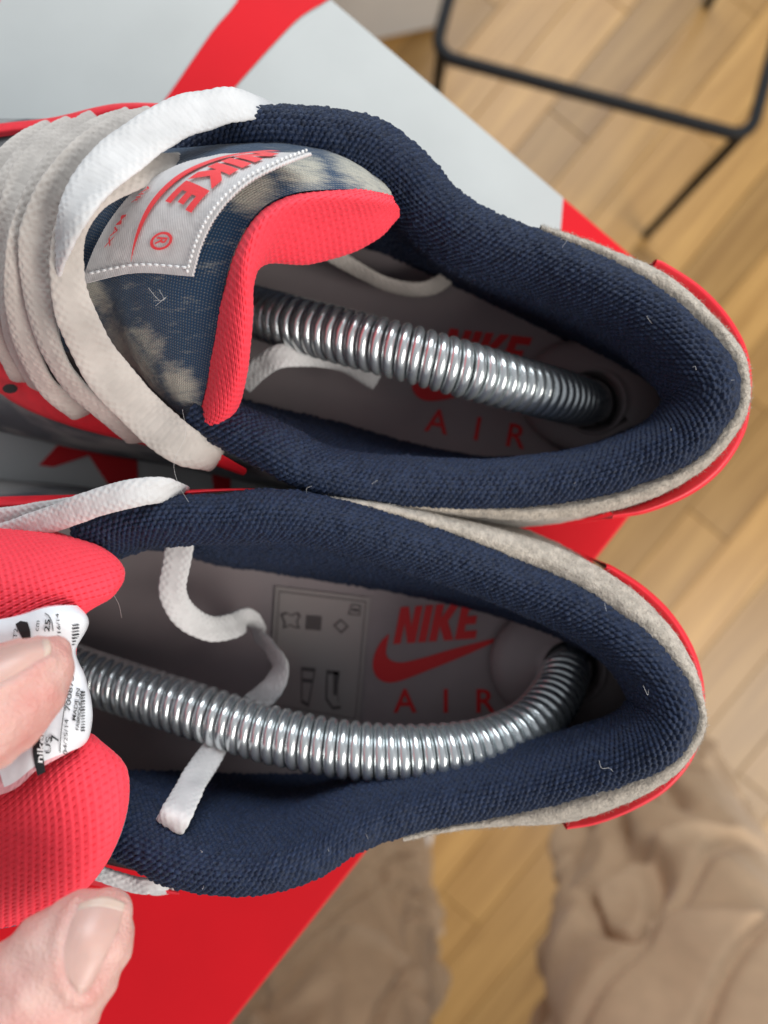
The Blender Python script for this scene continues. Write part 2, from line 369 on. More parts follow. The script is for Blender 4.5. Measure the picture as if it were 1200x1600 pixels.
# white printed field and its red band, laid on the lid
edge_in = lambda a, b: bq(a, b, 0.0004)
wf = [proj(np.array(bq(0.003, 0.003, 0)))]
white = [(880, 307), (876, 360), (862, 430), (800, 560), (690, 690), (520, 760), (470, 830), (300, 850), (0, 840), (-300, 800), (-500, 700)]
q1 = proj(np.array(bq(L1-0.003, 0.0004, 0))); q0 = proj(np.array(bq(L1-0.003, 0.30, 0)))
def lidpoint_on_edge(x):   # the lid's right hand edge at pixel column x, held 3 mm inside
    a = proj(np.array(bq(0, 0.0004, 0))); c = proj(np.array(bq(L1, 0.0004, 0))); f = (x - a[0])/(c[0]-a[0]); return (x, a[1] + f*(c[1]-a[1]))
white[0] = lidpoint_on_edge(880)
pts = white[:-2] + [tuple(q0), tuple(q1), lidpoint_on_edge(520)]
tag(flat_poly('white_print', onlid(pts, 0.0004), M['box_white'], lid))
band_l = [(375, -40), (372, 0), (335, 45), (300, 95), (262, 150), (200, 235), (120, 330), (0, 440)]
band_r = [(560, -36), (512, 0), (470, 26), (430, 66), (390, 110), (355, 150), (300, 215), (220, 330), (80, 470)]
bl_ = [tuple(p) for p in smooth2(band_l, 30)]; br_ = [tuple(p) for p in smooth2(band_r, 40)]
flat_poly('red_stripe_print', onlid(bl_ + br_[::-1], 0.0008), M['box_red'], lid)
z6 = lambda x, y: (x*520/1200, 560 + y*240/554)
flat_poly('letter_print', onlid([z6(*p) for p in ((140,385),(215,305),(490,315),(500,480),(400,470),(320,350),(190,392))], 0.0008), M['box_red'], lid)
flat_poly('letter_print', onlid([z6(*p) for p in ((762,395),(828,400),(832,470),(770,480))], 0.0008), M['box_red'], lid)

# ---------------------------------------------------------------- knit relief functions (mm)
def knit(a, b, A, seed=1, hole=0.5):
    def f(u, v):
        u = u + 0.35*fbm(u*0.12, v*0.12, seed)*4; v = v + 0.25*fbm(u*0.1, v*0.1, seed+9)*4
        row = np.floor(v / b); fu = (u / a + 0.5*(row % 2)); fv = v / b - row - 0.5
        cell = np.floor(fu); fu = fu - cell - 0.5
        fu = fu + 0.35*fv
        d2 = (fu*2.05)**2 + (fv*2.0)**2
        h = np.sqrt(np.clip(1.12 - d2, 0, 1))
        jit = ((np.sin(cell*12.9898 + row*78.233)*43758.5453) % 1.0)
        h = A * h * (0.62 + 0.6*jit)
        return h + 0.05*fbm(u*1.7, v*1.7, seed+3)*A*4 + 1.5*fbm(u*0.06, v*0.06, seed+5) + 0.5*fbm(u*0.22, v*0.10, seed+6)
    return f
def perforated(a, b, A, seed=2):
    def f(u, v):
        row = np.floor(v / b); fu = u / a + 0.5*(row % 2); fv = v / b - row - 0.5
        fu = fu - np.floor(fu) - 0.5
        fu = fu + 0.45*fv
        h = -1.25*A*np.exp(-((fu/0.17)**2 + (fv/0.34)**2))
        h = h + 0.30*A*np.cos(2*np.pi*fu)*np.cos(np.pi*fv) + 0.04*A*np.sin(2*np.pi*v/b*2)
        return h + 0.06*fbm(u*2, v*2, seed) + 0.9*fbm(u*0.07, v*0.07, seed+4)
    return f

# ---------------------------------------------------------------- shoe parts
def collar(pairs, parent, seed, pad_heel=1.0):
    O = PL([p[0] for p in pairs]); I = PL([p[1] for p in pairs])
    n = 1300; m = 260
    tt = curve_t(O, n); ww = W(tt, len(O)); o = ww @ O; i = ww @ I
    # smooth a little
    T = np.gradient(o[:, :2], axis=0); T /= np.linalg.norm(T, axis=1, keepdims=True)
    nin = np.stack((T[:, 1], -T[:, 0]), -1)                # inward for a U run clockwise in the picture
    k = np.ones(41)/41
    for c in range(2): nin[:, c] = np.convolve(np.pad(nin[:, c], 20, mode='edge'), k, 'valid')
    nin /= np.linalg.norm(nin, axis=1, keepdims=True)
    s = np.linspace(0, 1, n)
    pad = 0.78 + 0.22*np.sin(np.clip(s, 0, 1)*np.pi)**0.5
    pad = pad * (1 - (1-pad_heel)*np.exp(-((s-0.5)/0.12)**2))
    prof = [(0.6, -6.0), (-0.2, -2.2), (1.2, 0.6), (4.5, 2.2), (8.6, 1.2), (11.8, -3.0), (13.2, -9.5), (13.0, -18.0)]
    rows = []
    for dn, dz in prof:
        q = np.zeros((n, 3)); q[:, :2] = o[:, :2] + nin*(dn*0.001*pad)[:, None]; q[:, 2] = o[:, 2] + dz*0.001; rows.append(q)
    last = rows[-1]
    mid = 0.45*last + 0.55*i; mid[:, :2] = 0.4*last[:, :2] + 0.6*i[:, :2]; rows.append(mid)
    rows.append(i - np.array((0, 0, 0.004)))
    R = np.stack(rows, 1)                                   # n, rows, 3
    # uniform arc length down the mean profile
    mp_ = R.mean(0) if False else R[n//4]
    tv = curve_t(mp_, m)
    G = np.einsum('jr,irk->ijk', W(tv, R.shape[1]), R)
    # soft creases where the padding is squeezed
    return add_grid('collar_lining', G, M['navy'], parent, disp=knit(1.6, 1.2, 0.80, seed), up=True), o, nin

def band(name, inner, outer, drop, mat, parent, tuck=0.0015, rise=0.001, disp=None, n=420, fuzz=0, outz=None, low=0.02, spread=0.004):
    """strip wrapping the outside of the collar: tucked under it, over a rounded edge and down the side"""
    I = PL(inner); O_ = PL(outer); c = np.vstack((I, O_)).mean(0)
    t1 = np.linspace(0, 1, n); i = W(t1, len(I)) @ I; o = W(t1, len(O_)) @ O_
    out = o - i; out[:, 2] = 0; out /= np.linalg.norm(out, axis=1, keepdims=True) + 1e-9
    ks = 31
    for c_ in range(3): out[:, c_] = np.convolve(np.pad(out[:, c_], ks//2, mode='edge'), np.ones(ks)/ks, 'valid')
    rows = [i - out*tuck - np.array((0, 0, 0.006)), i - out*tuck*0.4 + np.array((0, 0, -0.0025)), i*0.6 + o*0.4 + np.array((0, 0, rise)), o*0.9 + i*0.1 + np.array((0, 0, rise*0.3)),
            o + np.array((0, 0, -drop)), o + out*spread*0.4 + np.array((0, 0, -low*0.5)), o + out*spread + np.array((0, 0, -low))]
    R = np.stack(rows, 1)
    m = 56
    G = np.einsum('jr,irk->ijk', W(np.linspace(0, 1, m), R.shape[1]), R)
    ob = add_grid(name, G, mat, parent, disp=disp)
    return ob, G

def fuzz(name, pts, nrm, count, length, width, mat, parent, spread=0.8):
    idx = rng.integers(0, len(pts), count)
    p = pts[idx] + rng.normal(0, 0.0002, (count, 3)); d = nrm[idx] + rng.normal(0, spread, (count, 3))
    d /= np.linalg.norm(d, axis=1, keepdims=True); L = length*rng.uniform(0.3, 1.0, (count, 1))
    bend = rng.normal(0, 0.35, (count, 3))
    s = np.cross(d, rng.normal(0, 1, (count, 3))); s /= np.linalg.norm(s, axis=1, keepdims=True); s *= width/2
    a = p - s; b = p + s; m1 = p + d*L*0.5; c = m1 + s*0.8; e = m1 - s*0.8; tip = p + d*L + bend*L*0.5
    V = np.stack((a, b, c, e, tip), 1).reshape(-1, 3); base = np.arange(count)*5
    F_ = np.concatenate((np.stack((base, base+1, base+2), 1), np.stack((base, base+2, base+3), 1), np.stack((base+3, base+2, base+4), 1)))
    o = mesh_obj(name, V, F_, mat, parent, smooth=False); tag(o, kind='stuff'); return o

def ribbon(name, path, width, thick, mat, parent, twist=None, step=0.00036, m=44, normal=(0, 0, 1), A=0.16, wvar=None, seed=3):
    """flat braided lace swept along a path of (px, py, z)"""
    C = PL(path); L = arclen(resample(C, 400))[-1]; n = max(40, int(L/step))
    tt = curve_t(C, n); c = W(tt, len(C)) @ C
    T = np.gradient(c, axis=0); T /= np.linalg.norm(T, axis=1, keepdims=True)
    N = np.broadcast_to(np.array(normal, float), T.shape).copy(); N -= T*(N*T).sum(1, keepdims=True); N /= np.linalg.norm(N, axis=1, keepdims=True) + 1e-9
    good = np.abs(T @ np.array(normal, float)) < 0.72; gi = np.where(good)[0]; lo_, hi_ = gi[0], gi[-1]
    for i in range(hi_ + 1, n): q = N[i-1] - T[i]*(N[i-1] @ T[i]); N[i] = q/np.linalg.norm(q)       # carry the face round steep ends
    for i in range(lo_ - 1, -1, -1): q = N[i+1] - T[i]*(N[i+1] @ T[i]); N[i] = q/np.linalg.norm(q)
    B = np.cross(T, N)
    if twist is not None:
        a = np.radians(W(tt, len(twist)) @ np.array(twist, float))[:, None]; N, B = N*np.cos(a) + B*np.sin(a), B*np.cos(a) - N*np.sin(a)
    s = np.linspace(0, L, n)*1000
    wd = np.full(n, width) if wvar is None else width*(W(tt, len(wvar)) @ np.array(wvar, float))
    wd = wd*(1 + 0.10*fbm(s*0.12, s*0+seed, seed)*2)
    th = np.linspace(0, 2*np.pi, m, endpoint=False)
    cx = np.sign(np.cos(th))*np.abs(np.cos(th))**0.75; cz = np.sign(np.sin(th))*np.abs(np.sin(th))**0.85
    # braid: crossing diagonals, seen on both faces
    x = cx[None, :]*wd[:, None]/2*1000; S_ = s[:, None]
    ph1 = 2*np.pi*(S_/2.3 + x/1.9); ph2 = 2*np.pi*(S_/2.3 - x/1.9)
    h = A*np.maximum(np.cos(ph1/1.0)*1.0, np.cos(ph2)*1.0) + 0.05*fbm(S_*1.3, x*1.3 + 50*seed, seed)*4
    h = h*0.001 + 0.0005*fbm(S_*0.15, x*0.25 + 7*seed, seed+1)
    G = c[:, None, :] + B[:, None, :]*(cx[None, :, None]*(wd[:, None, None]/2 + h[..., None]*0.5)) + N[:, None, :]*(cz[None, :, None]*(thick/2 + h[..., None]))
    V = G.reshape(-1, 3); f = grid_faces(n, m, True)
    o = mesh_obj(name, np.vstack((V, c[:1], c[-1:])), f, mat, parent)
    bm = bmesh.new(); bm.from_mesh(o.data); bm.verts.ensure_lookup_table()
    for base, cen in ((0, n*m), ((n-1)*m, n*m+1)):
        for j in range(m):
            try: bm.faces.new((bm.verts[base+j], bm.verts[base+(j+1) % m], bm.verts[cen]))
            except ValueError: pass
    bmesh.ops.recalc_face_normals(bm, faces=bm.faces)
    for f_ in bm.faces: f_.smooth = True
    bm.to_mesh(o.data); bm.free()
    return o

def closed_half(curve, n): return resample(np.asarray(curve, float), n)
def upper_shell(opening_a, opening_b, sole_a, sole_b, parent, mat, zsole=0.03):
    """opening and sole outline, each as two halves running heel tip -> front tip; lofted into the shoe's side"""
    n = 90
    A = np.vstack((closed_half(opening_a, n), closed_half(opening_b, n)[::-1][1:-1]))
    B2 = np.vstack((closed_half(sole_a, n), closed_half(sole_b, n)[::-1][1:-1])); B_ = np.concatenate((B2, np.full((len(B2), 1), zsole)), 1)
    rows = []
    for t_ in np.linspace(0, 1, 28):
        xy = A[:, :2] + (B_[:, :2] - A[:, :2])*(1 - (1 - t_)**1.7 if True else t_)
        z = A[:, 2] + (B_[:, 2] - A[:, 2])*t_**1.35
        rows.append(np.concatenate((xy, z[:, None]), 1))
    G = np.stack(rows, 0)
    uv = np.stack(np.meshgrid(np.linspace(0, 0.6, G.shape[1]), np.linspace(0, 0.09, G.shape[0])), -1)
    return mesh_obj('upper', G.reshape(-1, 3), grid_faces(G.shape[0], G.shape[1], True)[:, ::-1], mat, parent, uv.reshape(-1, 2))
def sole(sole_a, sole_b, parent):
    n = 90
    B2 = np.vstack((closed_half(sole_a, n), closed_half(sole_b, n)[::-1][1:-1])); c = B2.mean(0)
    d = B2 - c; d /= np.linalg.norm(d, axis=1, keepdims=True)
    def lo(name, prof, mat):
        rows = [np.concatenate((B2 + d*q*0.001, np.full((len(B2), 1), z*0.001)), 1) for q, z in prof]
        G = np.stack(rows, 0); K = G.shape[1]
        o = mesh_obj(name, G.reshape(-1, 3), grid_faces(G.shape[0], K, True), mat, parent)
        bm = bmesh.new(); bm.from_mesh(o.data); bm.verts.ensure_lookup_table()
        bm.faces.new([bm.verts[j] for j in range(K)]); bm.faces.new([bm.verts[(len(rows)-1)*K + j] for j in range(K)])
        bmesh.ops.recalc_face_normals(bm, faces=bm.faces); bm.to_mesh(o.data); bm.free()
    lo('outsole', [(-2, 0.9), (-0.5, 1.0), (0, 4), (-0.4, 6)], M['outsole'])
    lo('midsole', [(-0.6, 6.1), (-1.0, 14), (-0.8, 22), (-0.2, 29), (-1.5, 31)], M['midsole'])
def insole(sole_a, sole_b, parent, z=0.0325):
    n = 90
    B2 = np.vstack((closed_half(sole_a, n), closed_half(sole_b, n)[::-1][1:-1])); c = B2.mean(0)
    rows = []
    d = B2 - c
    for f_ in (0.0, 0.2, 0.4, 0.6, 0.8, 0.9, 0.95):
        rows.append(np.concatenate((c + d*f_, np.full((len(B2), 1), z + (0.003 if f_ > 0.93 else 0))), 1))
    G = np.stack(rows, 0)
    return mesh_obj('insole', G.reshape(-1, 3), grid_faces(G.shape[0], G.shape[1], True), M['insole'], parent)

# lettering -------------------------------------------------------
LET = {'N': [(0,0),(0,1),(.28,1),(.5,.45),(.5,1),(.75,1),(.75,0),(.48,0),(.25,.55),(.25,0)],
       'I': [(0,0),(0,1),(.27,1),(.27,0)],
       'K': [(0,0),(0,1),(.27,1),(.27,.62),(.5,1),(.82,1),(.52,.52),(.84,0),(.52,0),(.27,.42),(.27,0)],
       'E': [(0,0),(0,1),(.70,1),(.70,.78),(.27,.78),(.27,.62),(.6,.62),(.6,.4),(.27,.4),(.27,.22),(.70,.22),(.70,0)]}
ADV = {'N': .84, 'I': .36, 'K': .88, 'E': .74}
def bold_word(word):
    x = 0; polys = []
    for ch in word:
        polys.append([(x + a + 0.26*b, b) for a, b in LET[ch]]); x += ADV[ch]
    return polys, x + 0.26
def subdivide_tris(V, T, maxlen):
    V = [tuple(v) for v in V]; T = list(T)
    for _ in range(5):
        out = []; ch = False; cache = {}
        def mid(a, b):
            k_ = (min(a, b), max(a, b))
            if k_ not in cache: V.append(tuple((V[a][c]+V[b][c])/2 for c in range(2))); cache[k_] = len(V)-1
            return cache[k_]
        L_ = max(max(math.dist(V[a], V[b]), math.dist(V[b], V[c]), math.dist(V[c], V[a])) for a, b, c in T)
        if L_ <= maxlen: break
        for a, b, c in T:
            ab, bc_, ca_ = mid(a, b), mid(b, c), mid(c, a)
            out += [(a, ab, ca_), (ab, b, bc_), (ca_, bc_, c), (ab, bc_, ca_)]
        T = out
    return V, T
def polys_tris(polys):
    V, T = [], []
    for p in polys:
        b0 = len(V); V += [tuple(q) for q in p]
        T += [tuple(b0 + i for i in t_) for t_ in tessellate_polygon([[Vector((x, y, 0)) for x, y in p]])]
    return V, T
def text_tris(s, bold=0.0):
    cu = bpy.data.curves.new('txt', 'FONT'); cu.body = s; cu.size = 1; cu.offset = bold; cu.resolution_u = 3
    ob = bpy.data.objects.new('txt', cu); COL.objects.link(ob)
    dg = bpy.context.evaluated_depsgraph_get(); me = ob.evaluated_get(dg).to_mesh()
    me.calc_loop_triangles()
    V = [(v.co.x, v.co.y) for v in me.vertices]; T = [tuple(t_.vertices) for t_ in me.loop_triangles]
    bpy.data.objects.remove(ob); bpy.data.curves.remove(cu)
    return V, T
def put(name, VT, fn, mat, parent, maxlen=None):
    V, T = VT
    if maxlen: V, T = subdivide_tris(V, T, maxlen)
    return mesh_obj(name, [tuple(fn(x, y)) for x, y in V], [tuple(t_) for t_ in T], mat, parent, smooth=False)
def joinVT(lst):
    V, T = [], []
    for v, t_ in lst: b0 = len(V); V += v; T += [tuple(i + b0 for i in q) for q in t_]
    return V, T
def xf(VT, ox, oy, sx, sy, rot=0):
    c, s = math.cos(math.radians(rot)), math.sin(math.radians(rot))
    return [(ox + sx*x*c - sy*y*s, oy + sx*x*s + sy*y*c) for x, y in VT[0]], VT[1]

# insole print, laid out as in the lower shoe's pixels (y down)
z8 = lambda x, y: (370 + x*580/1200, 880 + y*400/828)
def insole_print(ins, mapxy, sticker):
    ZI = 0.0330
    fn = lambda x, y: P(*mapxy(x, y), ZI)
    sw = [z8(*p) for p in ((872,235),(790,275),(700,314),(600,354),(530,380),(485,386),(452,368),(439,332),(447,290),(468,252),(492,228))]
    sw2 = [z8(*p) for p in ((486,262),(482,292),(497,314),(535,321),(610,304),(700,277),(790,254),(872,234))]
    pts_ = [tuple(p) for p in smooth2(sw, 40)] + [tuple(p) for p in smooth2(sw2, 30)]
    put('swoosh_print', polys_tris([pts_]), fn, M['print_red'], ins)
    polys, wd = bold_word('NIKE')
    x0, y0 = z8(505, 262); sx = (z8(800, 0)[0] - x0)/wd; hgt = 57
    put('lettering_print', polys_tris([[(x0 + a*sx, y0 - b*hgt - (a*sx)*0.07) for a, b in p] for p in polys]), fn, M['print_red'], ins)
    lst = []
    for ch, zx in (('A', 508), ('I', 662), ('R', 768)):
        x, y = z8(zx, 482); lst.append(xf(text_tris(ch, 0.012), x, y, 52, -52))
    put('lettering_print', joinVT(lst), fn, M['print_red'], ins)
    if not sticker: return
    st_ = [z8(*p) for p in ((125,75),(432,112),(395,520),(100,470))]
    fs = lambda x, y: P(*mapxy(x, y), ZI + 0.0002); fi = lambda x, y: P(*mapxy(x, y), ZI + 0.0005)
    put('size_sticker', polys_tris([st_]), fs, M['sticker_grey'], ins)
    ink = []
    def zl(pl): ink.append(polys_tris([[z8(*p) for p in pl]]))
    def frame(pl, k=0.94):
        c = np.mean(pl, 0); q = [tuple(c + (np.array(p) - c)*k) for p in pl]
        for i in range(len(pl)):
            j = (i+1) % len(pl); zl([pl[i], pl[j], q[j], q[i]])
    frame([(137,90),(418,124),(384,505),(113,458)], 0.985)
    hide = [(140,165),(160,158),(175,168),(200,158),(207,172),(196,188),(205,212),(190,210),(172,202),(150,212),(152,192)]
    frame(hide, 0.78)
    zl([(226,168),(275,172),(272,218),(222,214)])
    frame([(336,180),(362,204),(338,228),(312,202)], 0.72)
    frame([(372,132),(402,136),(398,170),(360,166)], 0.8); zl([(374,146),(394,149),(392,158),(372,154)])
    frame([(208,335),(255,340),(232,466),(208,452)], 0.8); zl([(212,372),(246,376),(244,388),(213,384)])
    frame([(290,345),(332,350),(326,400),(330,452),(338,470),(310,474),(286,440)], 0.82); zl([(312,350),(332,352),(322,430),(312,425)])
    put('sticker_pictogram', joinVT(ink), fi, M['print_grey'], ins)

# spring shoe tree -------------------------------------------------
def shoe_tree(name, path, turns_pitch, loc, label, rad=0.0066, wire=0.00162, plug=None, toe=None):
    root = empty(name, loc, label, 'shoe tree', 'spring shoe trees in the sneakers')
    C = PL(path); L = arclen(resample(C, 600))[-1]; turns = L/turns_pitch
    n = int(turns*30); tt = curve_t(C, n)
    if True: pass; c = W(tt, len(C)) @ C
    T = np.gradient(c, axis=0); T /= np.linalg.norm(T, axis=1, keepdims=True)
    N = np.array((0, 0, 1.0)) - T*T[:, 2:3]; N /= np.linalg.norm(N, axis=1, keepdims=True); B = np.cross(T, N)
    sd = np.linspace(0, 1, n); dens = (1 + 0.30*np.abs(2*sd - 1)**2)*(1 + 0.025*np.sin(sd*41) + 0.015*np.sin(sd*97 + 1)); ph = np.cumsum(dens)/dens.mean(); ph = (ph*(turns*2*np.pi/n))[:, None]
    hx = c + rad*(np.cos(ph)*N + np.sin(ph)*B)
    # the wire itself
    T2 = np.gradient(hx, axis=0); T2 /= np.linalg.norm(T2, axis=1, keepdims=True)
    Rr = hx - c; Rr -= T2*(Rr*T2).sum(1, keepdims=True); Rr /= np.linalg.norm(Rr, axis=1, keepdims=True); B2 = np.cross(T2, Rr)
    th = np.linspace(0, 2*np.pi, 12, endpoint=False)
    G = hx[:, None, :] + wire*(np.cos(th)[None, :, None]*Rr[:, None, :] + np.sin(th)[None, :, None]*B2[:, None, :])
    mesh_obj('spring', G.reshape(-1, 3), grid_faces(n, 12, True), M['steel'], root)
    # heel plug: shallow dome with a raised socket
    px_, py_, ex, ey, rot = plug
    cc = P(px_, py_, 0.036); th = np.linspace(0, 2*np.pi, 72, endpoint=False)
    rows = []
    for f_, z in ((1.0, -0.001), (1.0, 0.0015), (0.97, 0.003), (0.85, 0.0045), (0.6, 0.0058), (0.5, 0.006)):
        a, b_ = ex*f_*np.cos(th), ey*f_*np.sin(th)
        rows.append(np.stack((cc[0] + a*math.cos(rot) - b_*math.sin(rot), cc[1] + a*math.sin(rot) + b_*math.cos(rot), np.full(72, cc[2] + z)), -1))
    e = c[-1]
    for r_, z in ((0.0108, 0.0060), (0.0104, 0.0066), (0.0100, 0.0064), (0.0096, 0.003), (0.0094, -0.002)):
        rows.append(np.stack((e[0] + r_*np.cos(th + rot), e[1] + r_*np.sin(th + rot), np.full(72, cc[2] + z)), -1))
    G = np.stack(rows, 0); mesh_obj('heel_plug', G.reshape(-1, 3), grid_faces(G.shape[0], 72, True), M['plastic'], root)
    r_ = 0.0095
    mesh_obj('socket_bottom', np.vstack((np.stack((e[0] + r_*np.cos(th), e[1] + r_*np.sin(th), np.full(72, cc[2])), -1), [[e[0], e[1], cc[2]]])),
             [(j, (j+1) % 72, 72) for j in range(72)], M['hole_shade'], root)  # dark disc: the shade deep in the socket is put into its colour
    # toe block filling the front of the shoe
    tx, ty, tz, rx, ry, rz_ = toe
    bm = bmesh.new(); bmesh.ops.create_uvsphere(bm, u_segments=32, v_segments=16, radius=1)
    for v in bm.verts:
        x, y, z = v.co; k = 1.0 - 0.25*max(0, -x)
        v.co = (tx + rx*x, ty + ry*y*k, tz + rz_*max(z, -0.75)*k)
    me = bpy.data.meshes.new('toe_block'); bm.to_mesh(me); bm.free(); me.materials.append(M['plastic'])
    for p_ in me.polygons: p_.use_smooth = True
    o = bpy.data.objects.new('toe_block', me); COL.objects.link(o); o.parent = root; o.matrix_parent_inverse = Matrix.Translation(-Vector(root.location))
    return root

# ================================================================ upper sneaker (tongue standing, laced)
sh1 = empty('sneaker', (-0.04, 0.07, 0.0), 'laced sneaker with upright denim tongue and woven label', 'sneaker', 'pair of sneakers on the shoe box')
pairs1 = [((250,235,.098),(250,300,.06)),((330,180,.101),(330,330,.05)),((400,166,.103),(400,350,.045)),((520,170,.103),(510,365,.04)),((600,190,.101),(600,390,.037)),
 ((660,235,.097),(660,418,.035)),((710,290,.092),(720,445,.034)),((770,330,.089),(790,478,.034)),((860,365,.088),(860,512,.034)),((960,410,.090),(940,556,.034)),
 ((1040,455,.093),(995,585,.034)),((1110,515,.096),(1025,605,.034)),((1150,570,.098),(1045,620,.034)),((1158,615,.098),(1048,632,.034)),((1140,662,.096),(1035,648,.034)),
 ((1090,715,.093),(985,672,.034)),((1000,755,.089),(900,705,.034)),((900,780,.086),(820,718,.034)),((780,792,.085),(740,714,.034)),((650,788,.087),(640,690,.036)),
 ((550,780,.091),(550,664,.04)),((470,760,.095),(470,645,.045)),((400,722,.097),(400,628,.05)),((340,692,.097),(340,612,.055)),((290,660,.096),(290,600,.06))]
_, o1, nin1 = collar(pairs1, sh1, 11)
sole1_a = np.array([(99,33),(92,54),(75,72),(45,87),(10,99),(-30,108),(-75,117),(-115,123),(-155,127),(-183,116),(-195,92)])*0.001
sole1_b = np.array([(99,33),(91,13),(70,5),(40,3),(0,4),(-40,9),(-78,17),(-112,23),(-150,35),(-182,64),(-195,92)])*0.001
heel_i = len(o1)//2 + 10
hi = int(np.argmax(o1[:, 0]))
def seam(o, nin, a, b): q = o[a:b].copy(); q[:, :2] += nin[a:b]*0.001; q[:, 2] -= 0.005; return q
thr_a = PL([(250,240,.092),(170,215,.088),(60,225,.083),(-60,270,.076),(-180,340,.068),(-250,420,.062)])
thr_b = PL([(288,668,.09),(200,655,.086),(100,615,.081),(0,570,.077),(-100,520,.071),(-200,470,.065),(-250,420,.062)])
op_a = np.vstack((seam(o1, nin1, 0, hi)[::-1][::40], thr_a[1:])); op_b = np.vstack((seam(o1, nin1, hi, len(o1))[::40], thr_b[1:]))
op_a[0] = op_b[0]
upper_shell(op_a, op_b, sole1_a, sole1_b, sh1, M['denim_side'])
sole(sole1_a, sole1_b, sh1)
ins1 = insole(sole1_a, sole1_b, sh1)
r1 = math.radians(10.5)
map1 = lambda x, y: (682 + (x-633)*math.cos(r1) - (y-1105)*math.sin(r1), 668 + (x-633)*math.sin(r1) + (y-1105)*math.cos(r1))
insole_print(ins1, map1, False)
# suede heel band and coral heel counter
su_o = [(845,352,.083),(900,368,.085),(960,391,.087),(1040,426,.089),(1113,489,.092),(1160,546,.094),(1173,600,.094),(1165,655,.093),(1114,723,.09),(1033,774,.086),(950,800,.083),(850,813,.081),(750,809,.08),(650,800,.082),(545,784,.086)]
su_i = [(845,362,.086),(900,384,.088),(960,410,.090),(1040,455,.093),(1110,515,.096),(1148,565,.098),(1158,612,.098),(1143,655,.097),(1090,715,.093),(1010,752,.089),(930,775,.086),(840,789,.085),(750,791,.085),(650,788,.087),(545,780,.091)]
nap = lambda u, v: 0.5*fbm(u*1.4, v*1.4, 21) + 0.5*fbm(u*0.3, v*0.3, 22)
_, Gs = band('suede_heel_band', su_i, su_o, 0.003, M['suede'], sh1, disp=nap, low=0.035, spread=0.003)
fuzz('suede_nap', Gs[:, 4:34].reshape(-1, 3), np.repeat(np.array([[0, 0, 1.0]]), Gs[:, 4:34].shape[0]*30, 0), 9000, 0.0011, 0.00009, M['suede'], sh1, 0.9)
hc_o = [(1024,405,.078),(1040,411,.078),(1090,443,.078),(1130,482,.078),(1160,528,.078),(1173,572,.078),(1174,620,.078),(1164,678,.078),(1130,734,.078),(1080,774,.078),(1012,802,.078),(955,811,.078)]
hc_i = [(1022,416,.079),(1034,424,.079),(1080,456,.079),(1118,496,.079),(1146,540,.079),(1158,578,.079),(1158,615,.079),(1149,668,.079),(1116,720,.079),(1068,760,.079),(1006,789,.079),(955,800,.079)]
band('heel_counter', hc_i, hc_o, 0.004, M['red_leather'], sh1, rise=0.0015, low=0.045, spread=0.002)

# tongue: denim face, coral lining rolled over its top edge
A1 = [(305,662,.094),(318,620,.101),(333,540,.110),(347,460,.117),(365,395,.121),(400,335,.122),(450,305,.120),(520,296,.115),(575,298,.108),(613,305,.100)]
tg = [A1,
 [(285,650,.092),(270,600,.099),(265,520,.108),(265,440,.116),(285,370,.121),(330,305,.122),(400,265,.119),(480,246,.114),(550,257,.107),(605,292,.099)],
 [(240,610,.088),(215,560,.095),(200,490,.104),(195,430,.111),(210,360,.117),(260,290,.118),(340,248,.114),(430,228,.108),(510,235,.101),(580,270,.094)],
 [(180,560,.083),(150,510,.09),(130,460,.099),(120,410,.106),(130,345,.111),(170,285,.112),(240,245,.107),(330,225,.1),(420,215,.094),(500,225,.088)],
 [(10,540,.078),(-50,490,.085),(-80,440,.09),(-90,400,.094),(-85,350,.095),(-70,310,.093),(-40,275,.088),(10,250,.083),(70,240,.08),(150,235,.078)],
 [(-150,500,.068),(-190,470,.074),(-210,440,.077),(-220,410,.079),(-220,380,.079),(-210,350,.077),(-190,330,.074),(-160,315,.071),(-120,305,.069),(-80,300,.067)]]
add_grid('tongue', patch(tg, 200, 240), M['denim'], sh1, disp=lambda u, v: 0.25*fbm(u*0.5, v*0.5, 31) + 0.9*fbm(u*0.07, v*0.07, 33))
lin = [[(x, y, z-.0005) for x, y, z in A1],
 [(311,669,.0965),(333,630,.1045),(351,550,.114),(363,470,.121),(378,403,.1255),(412,345,.1265),(463,316,.1235),(528,309,.1175),(585,312,.110),(617,316,.1)],
 [(323,676,.0965),(356,642,.1045),(375,572,.114),(386,490,.1205),(394,425,.123),(432,372,.1195),(482,350,.115),(542,340,.110),(596,333,.104),(624,326,.097)],
 [(333,677,.0925),(371,640,.0985),(387,582,.1075),(396,500,.1135),(399,440,.1145),(420,412,.109),(480,412,.102),(540,398,.098),(595,372,.096),(624,340,.092)],
 [(330,670,.088),(362,630,.09),(380,570,.098),(388,495,.103),(392,440,.103),(410,410,.098),(480,402,.093),(540,387,.09),(590,362,.09),(618,335,.088)]]
add_grid('tongue_lining', patch(lin, 170, 420), M['red_mesh'], sh1, disp=perforated(1.7, 1.7, 0.62, 5))

